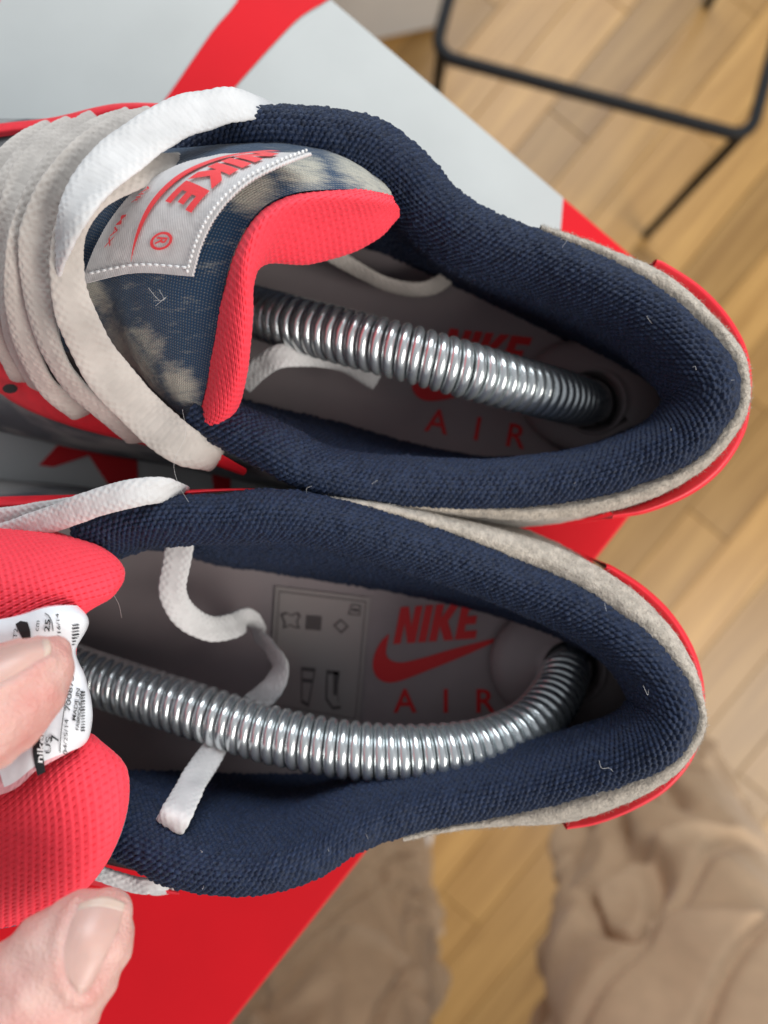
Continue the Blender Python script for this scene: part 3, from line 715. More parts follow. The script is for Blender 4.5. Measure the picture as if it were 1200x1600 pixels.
# woven label
lab = [[(127,444,.1075),(148,385,.112),(185,325,.116),(228,285,.118),(285,255,.117),(345,240,.113)],
       [(210,427,.1145),(228,372,.119),(258,318,.122),(305,275,.1235),(360,250,.122),(412,238,.118)],
       [(300,432,.1205),(316,378,.124),(343,328,.1265),(388,284,.127),(440,256,.125),(486,238,.120)]]
CL = np.array([[P(*p) for p in row] for row in lab])
def lab_at(u, v, off=0.0):      # u along (0 lower end .. 1 top end), v across (0 left .. 1 right)
    f_ = lambda a, b: np.einsum('r,c,rck->k', W([b], 3)[0], W([a], 6)[0], CL)
    p = f_(u, v); du = f_(min(u+.01, 1), v) - f_(max(u-.01, 0), v); dv = f_(u, min(v+.01, 1)) - f_(u, max(v-.01, 0))
    n_ = np.cross(du, dv); n_ /= np.linalg.norm(n_)
    if n_[2] < 0: n_ = -n_
    return p + n_*off
Gl = np.einsum('ir,jc,rck->ijk', W(np.linspace(0, 1, 150), 3), W(np.linspace(0, 1, 260), 6), CL)
twill = lambda u, v: 0.05*np.sin(2*np.pi*(u/0.55 + v/0.9)) + 0.25*fbm(u*0.25, v*0.25, 41) + 0.05*fbm(u*1.5, v*1.5, 44)
wl = add_grid('woven_label', Gl, M['label_cloth'], sh1, disp=twill)
so = wl.modifiers.new('thickness', 'SOLIDIFY'); so.thickness = 0.0006; so.offset = -1
LL = 0.055; LW = 0.030   # nominal label length / width, for layout
txt = lambda x, y: lab_at(1 - x, y, 0.00045)
polys, wd = bold_word('NIKE')
put('lettering_print', polys_tris([[(0.03 + a/wd*0.62, 0.50 + b*0.30) for a, b in p] for p in polys]), txt, M['label_red'], wl, 0.04)
swo = smooth2([(0.02, .72),(0.0, .55),(0.05, .42),(0.16,.355),(0.32,.325),(0.5,.34),(0.7,.38),(0.93,.445)], 40); swi = smooth2([(0.93,.447),(0.7,.425),(0.5,.415),(0.34,.425),(0.2,.45),(0.11,.49),(0.05,.56)], 30)
put('swoosh_print', polys_tris([[tuple(p) for p in swo] + [tuple(p) for p in swi]]), txt, M['label_red'], wl, 0.05)
put('lettering_print', xf(text_tris('AIR   MAX', 0.01), 0.46, 0.13, 0.080, 0.075), txt, M['label_red'], wl, 0.05)
ring_o = [(0.815 + 0.052*math.cos(a), 0.66 + 0.095*math.sin(a)) for a in np.linspace(0, 2*math.pi, 25)]
ring_i = [(0.815 + 0.038*math.cos(a), 0.66 + 0.070*math.sin(a)) for a in np.linspace(0, 2*math.pi, 25)]
VT = [polys_tris([[ring_o[i], ring_o[i+1], ring_i[i+1], ring_i[i]]]) for i in range(24)] + [xf(text_tris('R', 0.02), 0.79, 0.615, 0.075, 0.13)]
put('registered_mark', joinVT(VT), txt, M['label_red'], wl)
# stitches along the lower and right-hand edge, one mesh of tiny capsules
def capsules(name, segs, r, mat, parent):
    V, F_ = [], []
    for a, b_ in segs:
        a = np.array(a); b_ = np.array(b_); T = b_ - a; T /= np.linalg.norm(T); N = np.cross(T, (0.3, 0.2, 1)); N /= np.linalg.norm(N); B = np.cross(T, N)
        base = len(V)
        for f_, rr in ((0, .25), (.15, .85), (.5, 1.1), (.85, .85), (1, .25)):
            for k in range(6):
                th = k*math.pi/3; V.append(a + (b_ - a)*f_ + (N*math.cos(th) + B*math.sin(th))*r*rr)
        for i in range(4):
            for k in range(6): F_.append((base+i*6+k, base+i*6+(k+1) % 6, base+(i+1)*6+(k+1) % 6, base+(i+1)*6+k))
    return mesh_obj(name, np.array(V), F_, mat, parent)
segs = []
for k in range(15): v0 = 0.06 + k*0.06; segs.append((lab_at(0.05, v0, .0005), lab_at(0.05, v0 + 0.045, .0005)))
for k in range(75): u0 = 0.02 + k*0.0285; segs.append((lab_at(u0, 0.965, .0005), lab_at(u0 + 0.020, 0.955, .0005)))
tag(capsules('label_stitching', segs, 0.00032, M['thread'], wl), kind='stuff')

# eyestays
ey = [[(-150,470,.069),(-60,525,.074),(30,575,.079),(120,615,.083),(210,650,.087),(300,685,.090),(385,732,.090)],
      [(-150,485,.070),(-60,545,.0745),(30,598,.0795),(115,640,.0825),(205,668,.0855),(295,698,.0885),(385,738,.0885)],
      [(-150,505,.068),(-60,570,.071),(25,628,.075),(105,662,.078),(190,685,.082),(280,708,.086),(380,743,.086)],
      [(-150,508,.062),(-60,573,.064),(25,631,.068),(105,664,.071),(190,687,.075),(280,709,.081),(380,743,.081)]]
add_grid('eyestay', patch(ey, 24, 120), M['red_leather'], sh1, disp=lambda u, v: 0.3*fbm(u*0.2, v*0.2, 51))
ey2 = [[(-120,250,.074),(-20,218,.079),(80,203,.083),(180,180,.088),(280,170,.094)],
       [(-120,240,.0745),(-20,207,.0795),(80,193,.0835),(180,168,.088),(280,164,.094)],
       [(-120,228,.072),(-20,197,.076),(80,184,.08),(180,162,.085),(280,162,.091)],
       [(-120,228,.066),(-20,198,.07),(80,186,.074),(180,164,.079),(280,164,.085)]]
add_grid('eyestay', patch(ey2, 24, 100), M['red_leather'], sh1)
eh = P(18, 608, .0795); th = np.linspace(0, 2*np.pi, 24, endpoint=False)
mesh_obj('eyelet_dark_disc', np.stack((eh[0] + .0021*np.cos(th), eh[1] + .0013*np.sin(th), np.full(24, .0803)), -1), [tuple(range(24))], M['hole_shade'], sh1)  # flat disc on the leather, no opening; the hole's shade is painted dark
# laces over the tongue
def lace1(path, wd, mat, twist=None, seed=1, wvar=None, th=0.0018): return ribbon('lace', path, wd, th, mat, sh1, twist=twist, seed=seed, wvar=wvar)
lace1([(-60,520,.066),(-50,490,.084),(-40,400,.099),(-28,330,.102),(2,265,.1),(44,225,.094),(80,207,.086),(90,206,.072)], .0066, M['lace_dull'], [0,0,10,15,20,25,30,30], 1)
lace1([(24,574,.066),(36,590,.076),(32,585,.0835),(4,530,.092),(-14,470,.098),(-14,395,.104),(4,318,.107),(36,258,.104),(76,220,.097),(112,200,.088),(120,198,.074)], .0064, M['lace_dull'], [0,0,0,0,35,45,30,15,20,30,30], 2)
lace1([(50,592,.070),(60,603,.078),(55,598,.0845),(22,540,.0955),(8,470,.1045),(10,390,.111),(24,315,.113),(56,254,.109),(104,215,.101),(145,192,.091),(156,186,.076)], .0066, M['lace_dull'], [-10,-10,-10,-30,-45,-30,10,15,20,25,30], 12, [.9,.9,.9,1,1,.95,1,1.05,1,.9,.9])
lace1([(116,630,.072),(128,645,.081),(121,639,.0875),(73,603,.0945),(42,540,.1025),(32,460,.110),(38,380,.1155),(66,298,.1165),(112,238,.112),(165,201,.103),(203,186,.092),(214,180,.076)], .0070, M['lace_dull'], [-20,-20,-20,-30,-15,15,35,30,20,20,30,30], 3, [.9,.9,.9,.95,1,1.05,1,.9,1,1,.9,.9])
lace1([(205,670,.074),(218,686,.083),(210,679,.0895),(155,638,.0965),(104,588,.1025),(72,520,.1085),(58,445,.1135),(58,370,.118),(90,292,.1195),(145,232,.1155),(205,197,.107),(240,183,.096),(250,180,.080)], .0072, M['lace_dull'], [-35,-35,-35,-45,-35,-20,0,30,35,30,20,15,15], 4)
lace1([(318,706,.076),(336,719,.086),(328,713,.0925),(282,694,.097),(222,643,.0995),(162,575,.106),(122,500,.1135),(105,430,.119),(112,355,.1225),(150,302,.1235),(215,270,.119),(275,258,.112),(310,256,.098)], .0108, M['lace_dull'], [-10,-10,-10,-10,0,8,12,25,25,20,10,0,0], 5, [.55,.6,.75,.95,1,.95,.85,.68,.62,.62,.66,.65,.6])
lace1([(440,176,.080),(415,164,.097),(388,161,.104),(338,167,.109),(275,186,.115),(208,228,.121),(150,280,.1255),(113,338,.1275),(94,395,.1225),(84,440,.1130),(80,480,.1010),(84,520,.0930)], .0098, M['lace'], [20,20,10,5,0,0,8,20,30,25,15,10], 6, [.7,.8,1,1,1.05,1.05,1,.85,.72,.6,.5,.5], .0017)
ribbon('lace', [(378,600,.060),(405,575,.064),(440,556,.066),(500,556,.058),(545,572,.054),(590,594,.050)], .0068, .0016, M['lace'], sh1, twist=[20,10,0,20,60,20], seed=8)
ribbon('lace', [(500,385,.052),(550,416,.048),(605,444,.044),(655,452,.041),(690,440,.039),(712,415,.037)], .0055, .0016, M['lace_dull'], sh1, twist=[20,50,60,50,30,30], seed=9)

shoe_tree('shoe_tree', [(180,420,.030),(330,462,.042),(400,488,.052),(470,508,.063),(560,532,.0705),(640,553,.0735),(720,576,.0725),(790,596,.067),(850,612,.059),(896,624,.048),(920,631,.036)], 0.0031,
          (0.0, 0.03, 0.034), 'steel spring shoe tree in the laced sneaker, half covered by tongue', plug=(925, 622, 0.024, 0.019, math.radians(-10)), toe=(-0.150, 0.085, 0.052, 0.035, 0.030, 0.016))

# ================================================================ lower sneaker (tongue pulled back)
sh2 = empty('sneaker', (-0.06, -0.05, 0.0), 'sneaker with coral tongue pulled back by fingers, loose white lace inside', 'sneaker', 'pair of sneakers on the shoe box')
pairs2 = [((110,818,.098),(120,850,.06)),((180,790,.1),(190,852,.055)),((250,778,.102),(260,860,.05)),((330,774,.102),(330,880,.045)),((440,770,.1),(440,897,.04)),((540,786,.096),(550,914,.036)),
 ((640,816,.091),(660,934,.034)),((740,850,.088),(770,962,.034)),((840,890,.088),(860,993,.034)),((930,932,.091),(930,1025,.034)),((1010,988,.095),(980,1052,.034)),((1060,1045,.098),(1005,1072,.034)),
 ((1087,1100,.1),(1010,1086,.034)),((1085,1142,.1),(1000,1100,.034)),((1050,1190,.098),(965,1122,.034)),((980,1225,.093),(900,1150,.034)),((880,1255,.088),(820,1178,.034)),((780,1275,.085),(730,1195,.034)),
 ((700,1290,.085),(660,1205,.034)),((620,1310,.087),(580,1212,.035)),((560,1335,.091),(510,1215,.037)),((500,1370,.095),(450,1217,.04)),((430,1395,.099),(390,1218,.044)),((350,1400,.101),(330,1218,.05)),
 ((270,1386,.102),(270,1216,.055)),((210,1357,.101),(210,1214,.06)),((160,1330,.099),(165,1214,.065)),((105,1300,.096),(115,1214,.072))]
col2, o2, nin2 = collar(pairs2, sh2, 15, pad_heel=0.85)
sole2_a = np.array([(88,-48),(80,-29),(55,-14),(20,-5),(-15,-2.5),(-60,0),(-105,8.5),(-150,10),(-188,-10),(-205,-38)])*0.001
sole2_b = np.array([(88,-48),(84,-64),(68,-75),(40,-82),(0,-91),(-40,-100),(-100,-106),(-155,-96),(-193,-68),(-205,-38)])*0.001
hi2 = int(np.argmax(o2[:, 0]))
thr2a = PL([(110,818,.09),(30,815,.085),(-80,850,.078),(-180,920,.07),(-280,1030,.062)]); thr2b = PL([(160,1335,.09),(60,1290,.086),(-50,1230,.08),(-170,1140,.07),(-280,1030,.062)])
op_a = np.vstack((seam(o2, nin2, 0, hi2)[::-1][::40], thr2a[1:])); op_b = np.vstack((seam(o2, nin2, hi2, len(o2))[::40], thr2b[1:])); op_a[0] = op_b[0]
upper_shell(op_a, op_b, sole2_a, sole2_b, sh2, M['denim_side'])
sole(sole2_a, sole2_b, sh2)
ins2 = insole(sole2_a, sole2_b, sh2)
insole_print(ins2, lambda x, y: (x, y), True)
su_o = [(505,772,.090),(600,783,.087),(700,806,.084),(800,831,.083),(880,858,.084),(962,901,.087),(1033,960,.091),(1084,1036,.095),(1102,1100,.097),(1099,1152,.097),(1058,1210,.093),(982,1256,.087),(890,1286,.083),(800,1292,.081),(720,1297,.081),(630,1312,.082)]
su_i = [(505,779,.096),(590,800,.093),(680,829,.089),(770,862,.088),(860,899,.088),(930,932,.091),(1000,982,.095),(1055,1040,.098),(1087,1100,.1),(1085,1142,.1),(1045,1193,.098),(970,1229,.093),(880,1255,.088),(790,1274,.085),(715,1288,.085),(630,1308,.087)]
_, Gs = band('suede_heel_band', su_i, su_o, 0.003, M['suede'], sh2, disp=nap, low=0.035, spread=0.003)
fuzz('suede_nap', Gs[:, 4:34].reshape(-1, 3), np.repeat(np.array([[0, 0, 1.0]]), Gs[:, 4:34].shape[0]*30, 0), 9000, 0.0011, 0.00009, M['suede'], sh2, 0.9)
hc_o = [(946,880,.078),(960,885,.078),(1005,914,.078),(1048,954,.078),(1082,1006,.078),(1099,1060,.078),(1101,1115,.078),(1086,1180,.078),(1045,1232,.078),(990,1266,.078),(932,1288,.078),(884,1296,.078)]
hc_i = [(944,890,.079),(956,898,.079),(996,926,.079),(1036,966,.079),(1066,1016,.079),(1083,1064,.079),(1085,1114,.079),(1070,1172,.079),(1034,1220,.079),(982,1253,.079),(928,1275,.079),(884,1284,.079)]
band('heel_counter', hc_i, hc_o, 0.004, M['red_leather'], sh2, rise=0.0015, low=0.045, spread=0.002)
# eyestay edges
e_ = [[(-60,800,.082),(30,795,.086),(110,790,.091),(190,783,.096),(280,774,.097),(370,767,.096),(440,764,.093)],
      [(-60,790,.083),(30,786,.0865),(110,781,.0915),(190,776,.096),(280,769,.097),(370,765,.096),(440,765,.092)],
      [(-60,778,.080),(30,775,.083),(110,773,.087),(190,771,.091),(280,766,.0925),(370,763,.092),(440,764,.089)]]
add_grid('eyestay', patch(e_, 16, 100), M['red_leather'], sh2)
e_ = [[(-40,1290,.082),(60,1330,.087),(140,1358,.089),(210,1378,.091),(280,1393,.092)],
      [(-40,1305,.083),(60,1345,.087),(140,1370,.089),(210,1386,.091),(280,1396,.092)],
      [(-40,1320,.078),(60,1360,.082),(140,1382,.084),(210,1392,.087),(280,1398,.088)]]
add_grid('eyestay', patch(e_, 16, 80), M['red_leather'], sh2)
# tongue lining, folded back towards the viewer
tl = [[(-160,800,.085),(0,815,.092),(60,822,.094),(100,835,.096),(98,840,.088)],
 [(-160,825,.095),(0,835,.102),(90,842,.105),(160,855,.104),(155,858,.094)],
 [(-160,870,.108),(0,872,.112),(110,880,.113),(190,890,.108),(184,892,.096)],
 [(-160,915,.115),(0,915,.118),(100,918,.118),(173,930,.113),(168,932,.1)],
 [(-160,960,.117),(0,960,.119),(70,955,.119),(130,960,.114),(124,962,.1)],
 [(-160,1010,.115),(0,1010,.116),(60,1005,.117),(118,1000,.114),(112,1002,.1)],
 [(-160,1080,.113),(0,1080,.114),(60,1075,.115),(118,1075,.113),(112,1078,.1)],
 [(-160,1150,.116),(0,1160,.118),(70,1150,.12),(128,1135,.115),(122,1135,.1)],
 [(-160,1230,.121),(0,1220,.123),(90,1180,.124),(150,1155,.118),(146,1155,.104)],
 [(-160,1290,.124),(0,1270,.126),(110,1220,.126),(194,1205,.119),(188,1205,.105)],
 [(-160,1340,.124),(0,1330,.126),(110,1300,.126),(190,1290,.12),(184,1288,.106)],
 [(-160,1400,.122),(0,1395,.124),(80,1380,.124),(145,1375,.12),(140,1370,.106)],
 [(-160,1460,.118),(-40,1455,.119),(20,1448,.119),(70,1433,.118),(66,1425,.104)]]
add_grid('tongue_lining', patch(tl, 460, 260), M['red_mesh'], sh2, disp=perforated(1.7, 1.7, 0.62, 6))
tb = [[(x, y, z - 0.013) for x, y, z in row] for row in tl]
add_grid('tongue', patch(tb, 120, 60), M['denim'], sh2)
# size label: pink mesh ground and white sticker
lb = [[(-160,985,.121),(0,967,.1225),(70,948,.1235),(112,944,.120),(112,946,.112)],
 [(-160,1000,.122),(0,990,.1245),(80,975,.1255),(131,972,.121),(128,974,.11)],
 [(-160,1030,.121),(0,1030,.123),(70,1022,.1235),(112,1018,.120),(108,1018,.11)],
 [(-160,1080,.121),(0,1080,.123),(70,1065,.1245),(127,1062,.12),(122,1062,.11)],
 [(-160,1140,.123),(0,1140,.125),(80,1115,.127),(137,1108,.122),(132,1108,.11)],
 [(-160,1210,.126),(0,1200,.128),(70,1160,.129),(133,1148,.1235),(128,1148,.112)],
 [(-160,1262,.127),(0,1242,.1285),(60,1202,.129),(118,1170,.124),(114,1168,.113)]]
Gp = patch(lb, 260, 160)
add_grid('label_backing', Gp, M['pink_mesh'], sh2, disp=perforated(1.3, 1.2, 0.15, 8))
# sticker covers the part of the backing right of its left border
def subgrid(u0, u1, v0f, v1, n, m, off):
    C = np.array([[P(*p) for p in row] for row in lb]); uu = np.linspace(u0, u1, n)
    G = np.zeros((n, m, 3))
    for i, u in enumerate(uu):
        G[i] = np.einsum('r,jc,rck->jk', W([u], 7)[0], W(np.linspace(v0f(u), v1, m), 5), C)
    nn = grid_normals(G); nn = nn if nn[..., 2].mean() > 0 else -nn
    return G + nn*off
Gst = subgrid(0.03, 0.955, lambda u: 0.10 + 0.18*u, 0.93, 150, 110, 0.0006)
stk = add_grid('size_label', Gst, M['sticker'], sh2, disp=lambda u, v: 0.35*fbm(u*0.2, v*0.2, 71))
pg = proj(Gst).reshape(-1, 2); pz = Gst.reshape(-1, 3)[:, 2]
def on_label(x, y, off=0.0004):
    d = (pg[:, 0]-x)**2 + (pg[:, 1]-y)**2; k = np.argpartition(d, 4)[:4]; wt = 1/(d[k] + 0.5)
    return P(x, y, float((pz[k]*wt).sum()/wt.sum()) + off)
def label_text(s, x0, y0, x1, y1, h, mat='ink', bold=0.0, off=0.0004):
    VT = text_tris(s, bold); wd = max(v[0] for v in VT[0]) or 1
    d = np.array((x1-x0, y1-y0), float); L = np.linalg.norm(d); d /= L; up = np.array((d[1], -d[0]))     # text up, in y-down pixels
    sx = L/wd
    return put('label_lettering', VT, lambda x, y: on_label(*(np.array((x0, y0)) + d*x*sx + up*y*h), off), M[mat], stk)
bl2 = smooth2([(62,1114),(57,1131),(52,1153),(51,1174),(54,1193),(59,1213)], 14); br2 = smooth2([(78,1104),(72,1125),(68,1153),(67,1174),(69,1191),(71,1206)], 14)
put('label_bar', polys_tris([[tuple(p) for p in bl2] + [tuple(p) for p in br2[::-1]]]), lambda x, y: on_label(x, y, .0004), M['ink'], stk, 6)
label_text('nikebetter', 66, 1193, 76, 1085, 14, 'sticker_white', 0.02, 0.0008)
label_text('US', 79, 1179, 80, 1151, 12); label_text('7', 91, 1160, 92, 1149, 17, bold=0.02)
label_text('UK', 84, 1113, 92, 1085, 11); label_text('6', 100, 1103, 102, 1090, 17, bold=0.02)
label_text('04/25/14', 105, 1180, 107, 1124, 9); label_text('700875', 109, 1112, 116, 1056, 11, bold=0.01)
label_text('MADE IN', 118, 1127, 125, 1076, 8, bold=0.01); label_text('FABRIQUE EN', 123, 1142, 130, 1080, 7, bold=0.01)
def line2(pts_, wpx):
    p = smooth2(pts_, 24); T = np.gradient(p, axis=0); T /= np.linalg.norm(T, axis=1, keepdims=True); N = np.stack((-T[:, 1], T[:, 0]), -1)*wpx/2
    put('label_rule', polys_tris([[tuple(q) for q in p + N] + [tuple(q) for q in (p - N)[::-1]]]), lambda x, y: on_label(x, y, .0005), M['ink'], stk)
line2([(94,1176),(95,1150),(100,1110),(105,1080),(106,1068)], 1.4)
for k in range(14):
    y = 1142 - k*4.6; line2([(126.5, y), (130, y-0.5), (133, y-1)], rng.choice((1.1, 1.8, 2.4)))
label_text('T2', 26, 998, 28, 982, 9); label_text('cm', 60, 987, 62, 970, 10); label_text('25', 77, 988, 79, 968, 12, bold=0.02); label_text('7/16/14', 97, 1004, 92, 958, 8)
put('label_bar', polys_tris([[(24,975),(32,970),(43,972),(47,984),(48,996),(36,1000),(30,988)]]), lambda x, y: on_label(x, y, .0004), M['ink'], stk, 6)
line2([(70,958),(76,962),(81,972),(83,986)], 1.4)
for k in range(7): line2([(113, 1008-k*5), (119, 1007-k*5), (124, 1006-k*5)], rng.choice((1.2, 2.0, 3.0)))

# laces of the lower sneaker
def lace2(path, wd, twist=None, seed=1, mat='lace', th=.0018, wvar=None): return ribbon('lace', path, wd, th, M[mat], sh2, twist=twist, seed=seed, wvar=wvar)
lace2([(-60,850,.090),(20,832,.0965),(90,808,.102),(150,786,.106),(210,770,.107),(255,766,.104),(279,774,.097),(282,780,.082)], .0064, [20,15,10,5,5,20,30,30], 21)
lace2([(-60,815,.090),(40,803,.096),(120,790,.1005),(200,780,.102),(258,783,.1),(272,782,.084)], .0050, [20,20,20,15,10,10], 22)
lace2([(284,815,.084),(281,848,.083),(276,880,.082),(270,925,.080),(290,962,.074),(328,982,.066),(362,978,.058),(386,968,.050),(400,978,.044),(408,996,.044),(422,1014,.049),(436,1040,.055),(426,1074,.058),(388,1108,.0585),(347,1152,.066),(326,1184,.075),(306,1214,.084),(291,1242,.0925),(278,1267,.0985),(271,1281,.0995),(265,1291,.097),(263,1296,.087)], .0076, [0,0,-10,-15,-20,-20,-5,20,40,45,40,35,25,15,10,8,5,0,0,0,0,0], 23)
lace2([(120,1345,.093),(160,1366,.094),(205,1381,.094),(236,1386,.0945),(250,1391,.0905),(256,1392,.082)], .0050, [15,20,20,20,20,20], 25)

shoe_tree('shoe_tree', [(-60,990,.034),(60,1028,.046),(130,1053,.054),(200,1077,.060),(300,1109,.066),(420,1147,.071),(549,1172,.0735),(660,1177,.073),(755,1166,.069),(825,1136,.062),(864,1093,.052),(881,1057,.043),(886,1040,.034)], 0.0031,
          (0.0, -0.06, 0.034), 'bowed steel spring shoe tree in the sneaker with pulled tongue', plug=(888, 1042, 0.026, 0.021, math.radians(-10)), toe=(-0.160, -0.045, 0.052, 0.035, 0.030, 0.016))

# ================================================================ hand, trousers, foot of the person
def spheres_mesh(chains, voxel, smooth_it):
    bm = bmesh.new()
    for ch in chains:
        C = np.array(ch, float); c = resample(C[:, :3], 26) if len(C) > 1 else C[:, :3]
        rr = W(curve_t(C[:, :3], 26), len(C)) @ C[:, 3:]
        for p, r in zip(c, rr):
            mt = Matrix.Translation(Vector(p[:3])) @ Matrix.Scale(1, 4)
            bmesh.ops.create_icosphere(bm, subdivisions=2, radius=float(r[0]), matrix=mt)
    me = bpy.data.meshes.new('tmp'); bm.to_mesh(me); bm.free()
    o = bpy.data.objects.new('tmp', me); COL.objects.link(o)
    r = o.modifiers.new('r', 'REMESH'); r.mode = 'VOXEL'; r.voxel_size = voxel
    s = o.modifiers.new('s', 'SMOOTH'); s.factor = 0.5; s.iterations = smooth_it
    dg = bpy.context.evaluated_depsgraph_get(); dg.update(); me2 = bpy.data.meshes.new_from_object(o.evaluated_get(dg))
    bpy.data.objects.remove(o); return me2
Q = lambda x, y, z, r: (*P(x, y, z), r)
thumb = [Q(168,1428,.141,.0050), Q(142,1460,.142,.0088), Q(95,1512,.144,.0116), Q(38,1580,.147,.0130), Q(-50,1650,.152,.0128), (-.118,-.108,.163,.0135), (-.150,-.088,.168,.019), (-.175,-.06,.168,.02)]
index = [Q(86,1018,.1385,.0034), Q(72,1036,.140,.0056), Q(36,1068,.143,.0090), Q(-20,1104,.146,.0115), Q(-90,1135,.151,.0112), (-.110,-.045,.161,.0108), (-.137,-.038,.170,.0114), (-.165,-.040,.172,.014)]
mid_ = [(-.112,-.012,.150,.0085), (-.128,-.004,.158,.0095), (-.142,-.006,.170,.0105), (-.170,-.030,.174,.013)]
ring_ = [(-.125,.006,.146,.0080), (-.140,.012,.154,.009), (-.155,.008,.168,.010), (-.178,-.02,.172,.013)]
pink_ = [(-.140,.022,.146,.0072), (-.155,.026,.154,.0078), (-.170,.018,.165,.009), (-.188,-.012,.168,.012)]
palm = [(-.165,-.050,.170,.020), (-.185,-.040,.170,.022), (-.205,-.050,.168,.024), (-.24,-.07,.166,.025), (-.30,-.10,.165,.030), (-.40,-.16,.16,.036)]
palm2 = [(-.155,-.060,.168,.017), (-.18,-.065,.168,.02), (-.205,-.055,.168,.022)]
from mathutils.bvhtree import BVHTree
chains = [thumb, index, mid_, ring_, pink_, palm, palm2]
first = spheres_mesh(chains, 0.0012, 7)
bvh0 = BVHTree.FromPolygons([v.co for v in first.vertices], [tuple(p_.vertices) for p_ in first.polygons])
def drop(bv, x, y):
    o_ = Vector((0, 0, ZC)); d = (Vector(P(x, y, 0.1)) - o_).normalized(); h = bv.ray_cast(o_, d)
    return np.array(h[0]) if h[0] else None
NT = [[(106,1540),(120,1554),(134,1552)], [(97,1515),(124,1532),(150,1526)], [(96,1482),(131,1496),(167,1490)], [(105,1449),(144,1456),(184,1454)], [(121,1417),(160,1409),(195,1416)]]
NI = [[(-60,1048),(-60,1075),(-60,1100)], [(-20,1022),(-18,1048),(-15,1076)], [(30,1006),(30,1028),(32,1052)], [(72,1000),(74,1012),(76,1026)]]
def fold_chain(pxs, r):
    ch = []
    for x, y in pxs:
        q = drop(bvh0, x, y)
        if q is not None: ch.append((*(q - np.array((0, 0, r*0.35))), r))
    return ch
chains.append(fold_chain([(116,1412),(99,1447),(89,1482),(90,1518),(101,1546),(118,1562),(138,1562)], 0.0014))
chains.append(fold_chain([(78,1034),(34,1062),(-12,1087),(-55,1110)], 0.0013))
hm = spheres_mesh(chains, 0.00075, 5)
hm.name = 'person'; hm.materials.clear(); hm.materials.append(M['skin'])
for p_ in hm.polygons: p_.use_smooth = True
person = bpy.data.objects.new('person', hm); COL.objects.link(person)
tag(person, 'person in khaki trousers pulling back a shoe tongue with thumb and finger', 'person')
def nail(rows_, lift):
    """curved plate with a rim lying on the skin, rows from cuticle to free edge; the free edge is a paler strip"""
    C = np.array([[(drop(bvh0, x, y) if drop(bvh0, x, y) is not None else P(x, y, 0.138)) for x, y in r_] for r_ in rows_]); n, m = 64, 40
    G = np.einsum('ir,jc,rck->ijk', W(np.linspace(0, 1, n), C.shape[0]), W(np.linspace(0, 1, m), C.shape[1]), C)
    nn = grid_normals(G); nn = nn if nn[..., 2].mean() > 0 else -nn
    prof = np.sin(np.linspace(0, np.pi, m))[None, :]**0.5; pr2 = np.clip(np.linspace(-0.1, 6, n), 0, 1)[:, None]
    G = G + nn*(lift*prof*(0.4 + 0.6*pr2) + 0.0001)[..., None]
    o = add_grid('fingernail', G, M['nail'], person, disp=lambda u, v: 0.05*fbm(v*2.2, u*0.05, 5))
    so_ = o.modifiers.new('rim', 'SOLIDIFY'); so_.thickness = 0.0006; so_.offset = -1
    Gt = G[-5:] + nn[-5:]*0.00005
    Gt = np.concatenate((Gt, Gt[-1:] + (Gt[-1:] - Gt[-3:-2])*0.7), 0)
    t_ = add_grid('nail_edge', Gt, M['nail_tip'], o); s2 = t_.modifiers.new('rim', 'SOLIDIFY'); s2.thickness = 0.0005; s2.offset = -1
nail(NT, 0.0009); nail(NI, 0.0009)

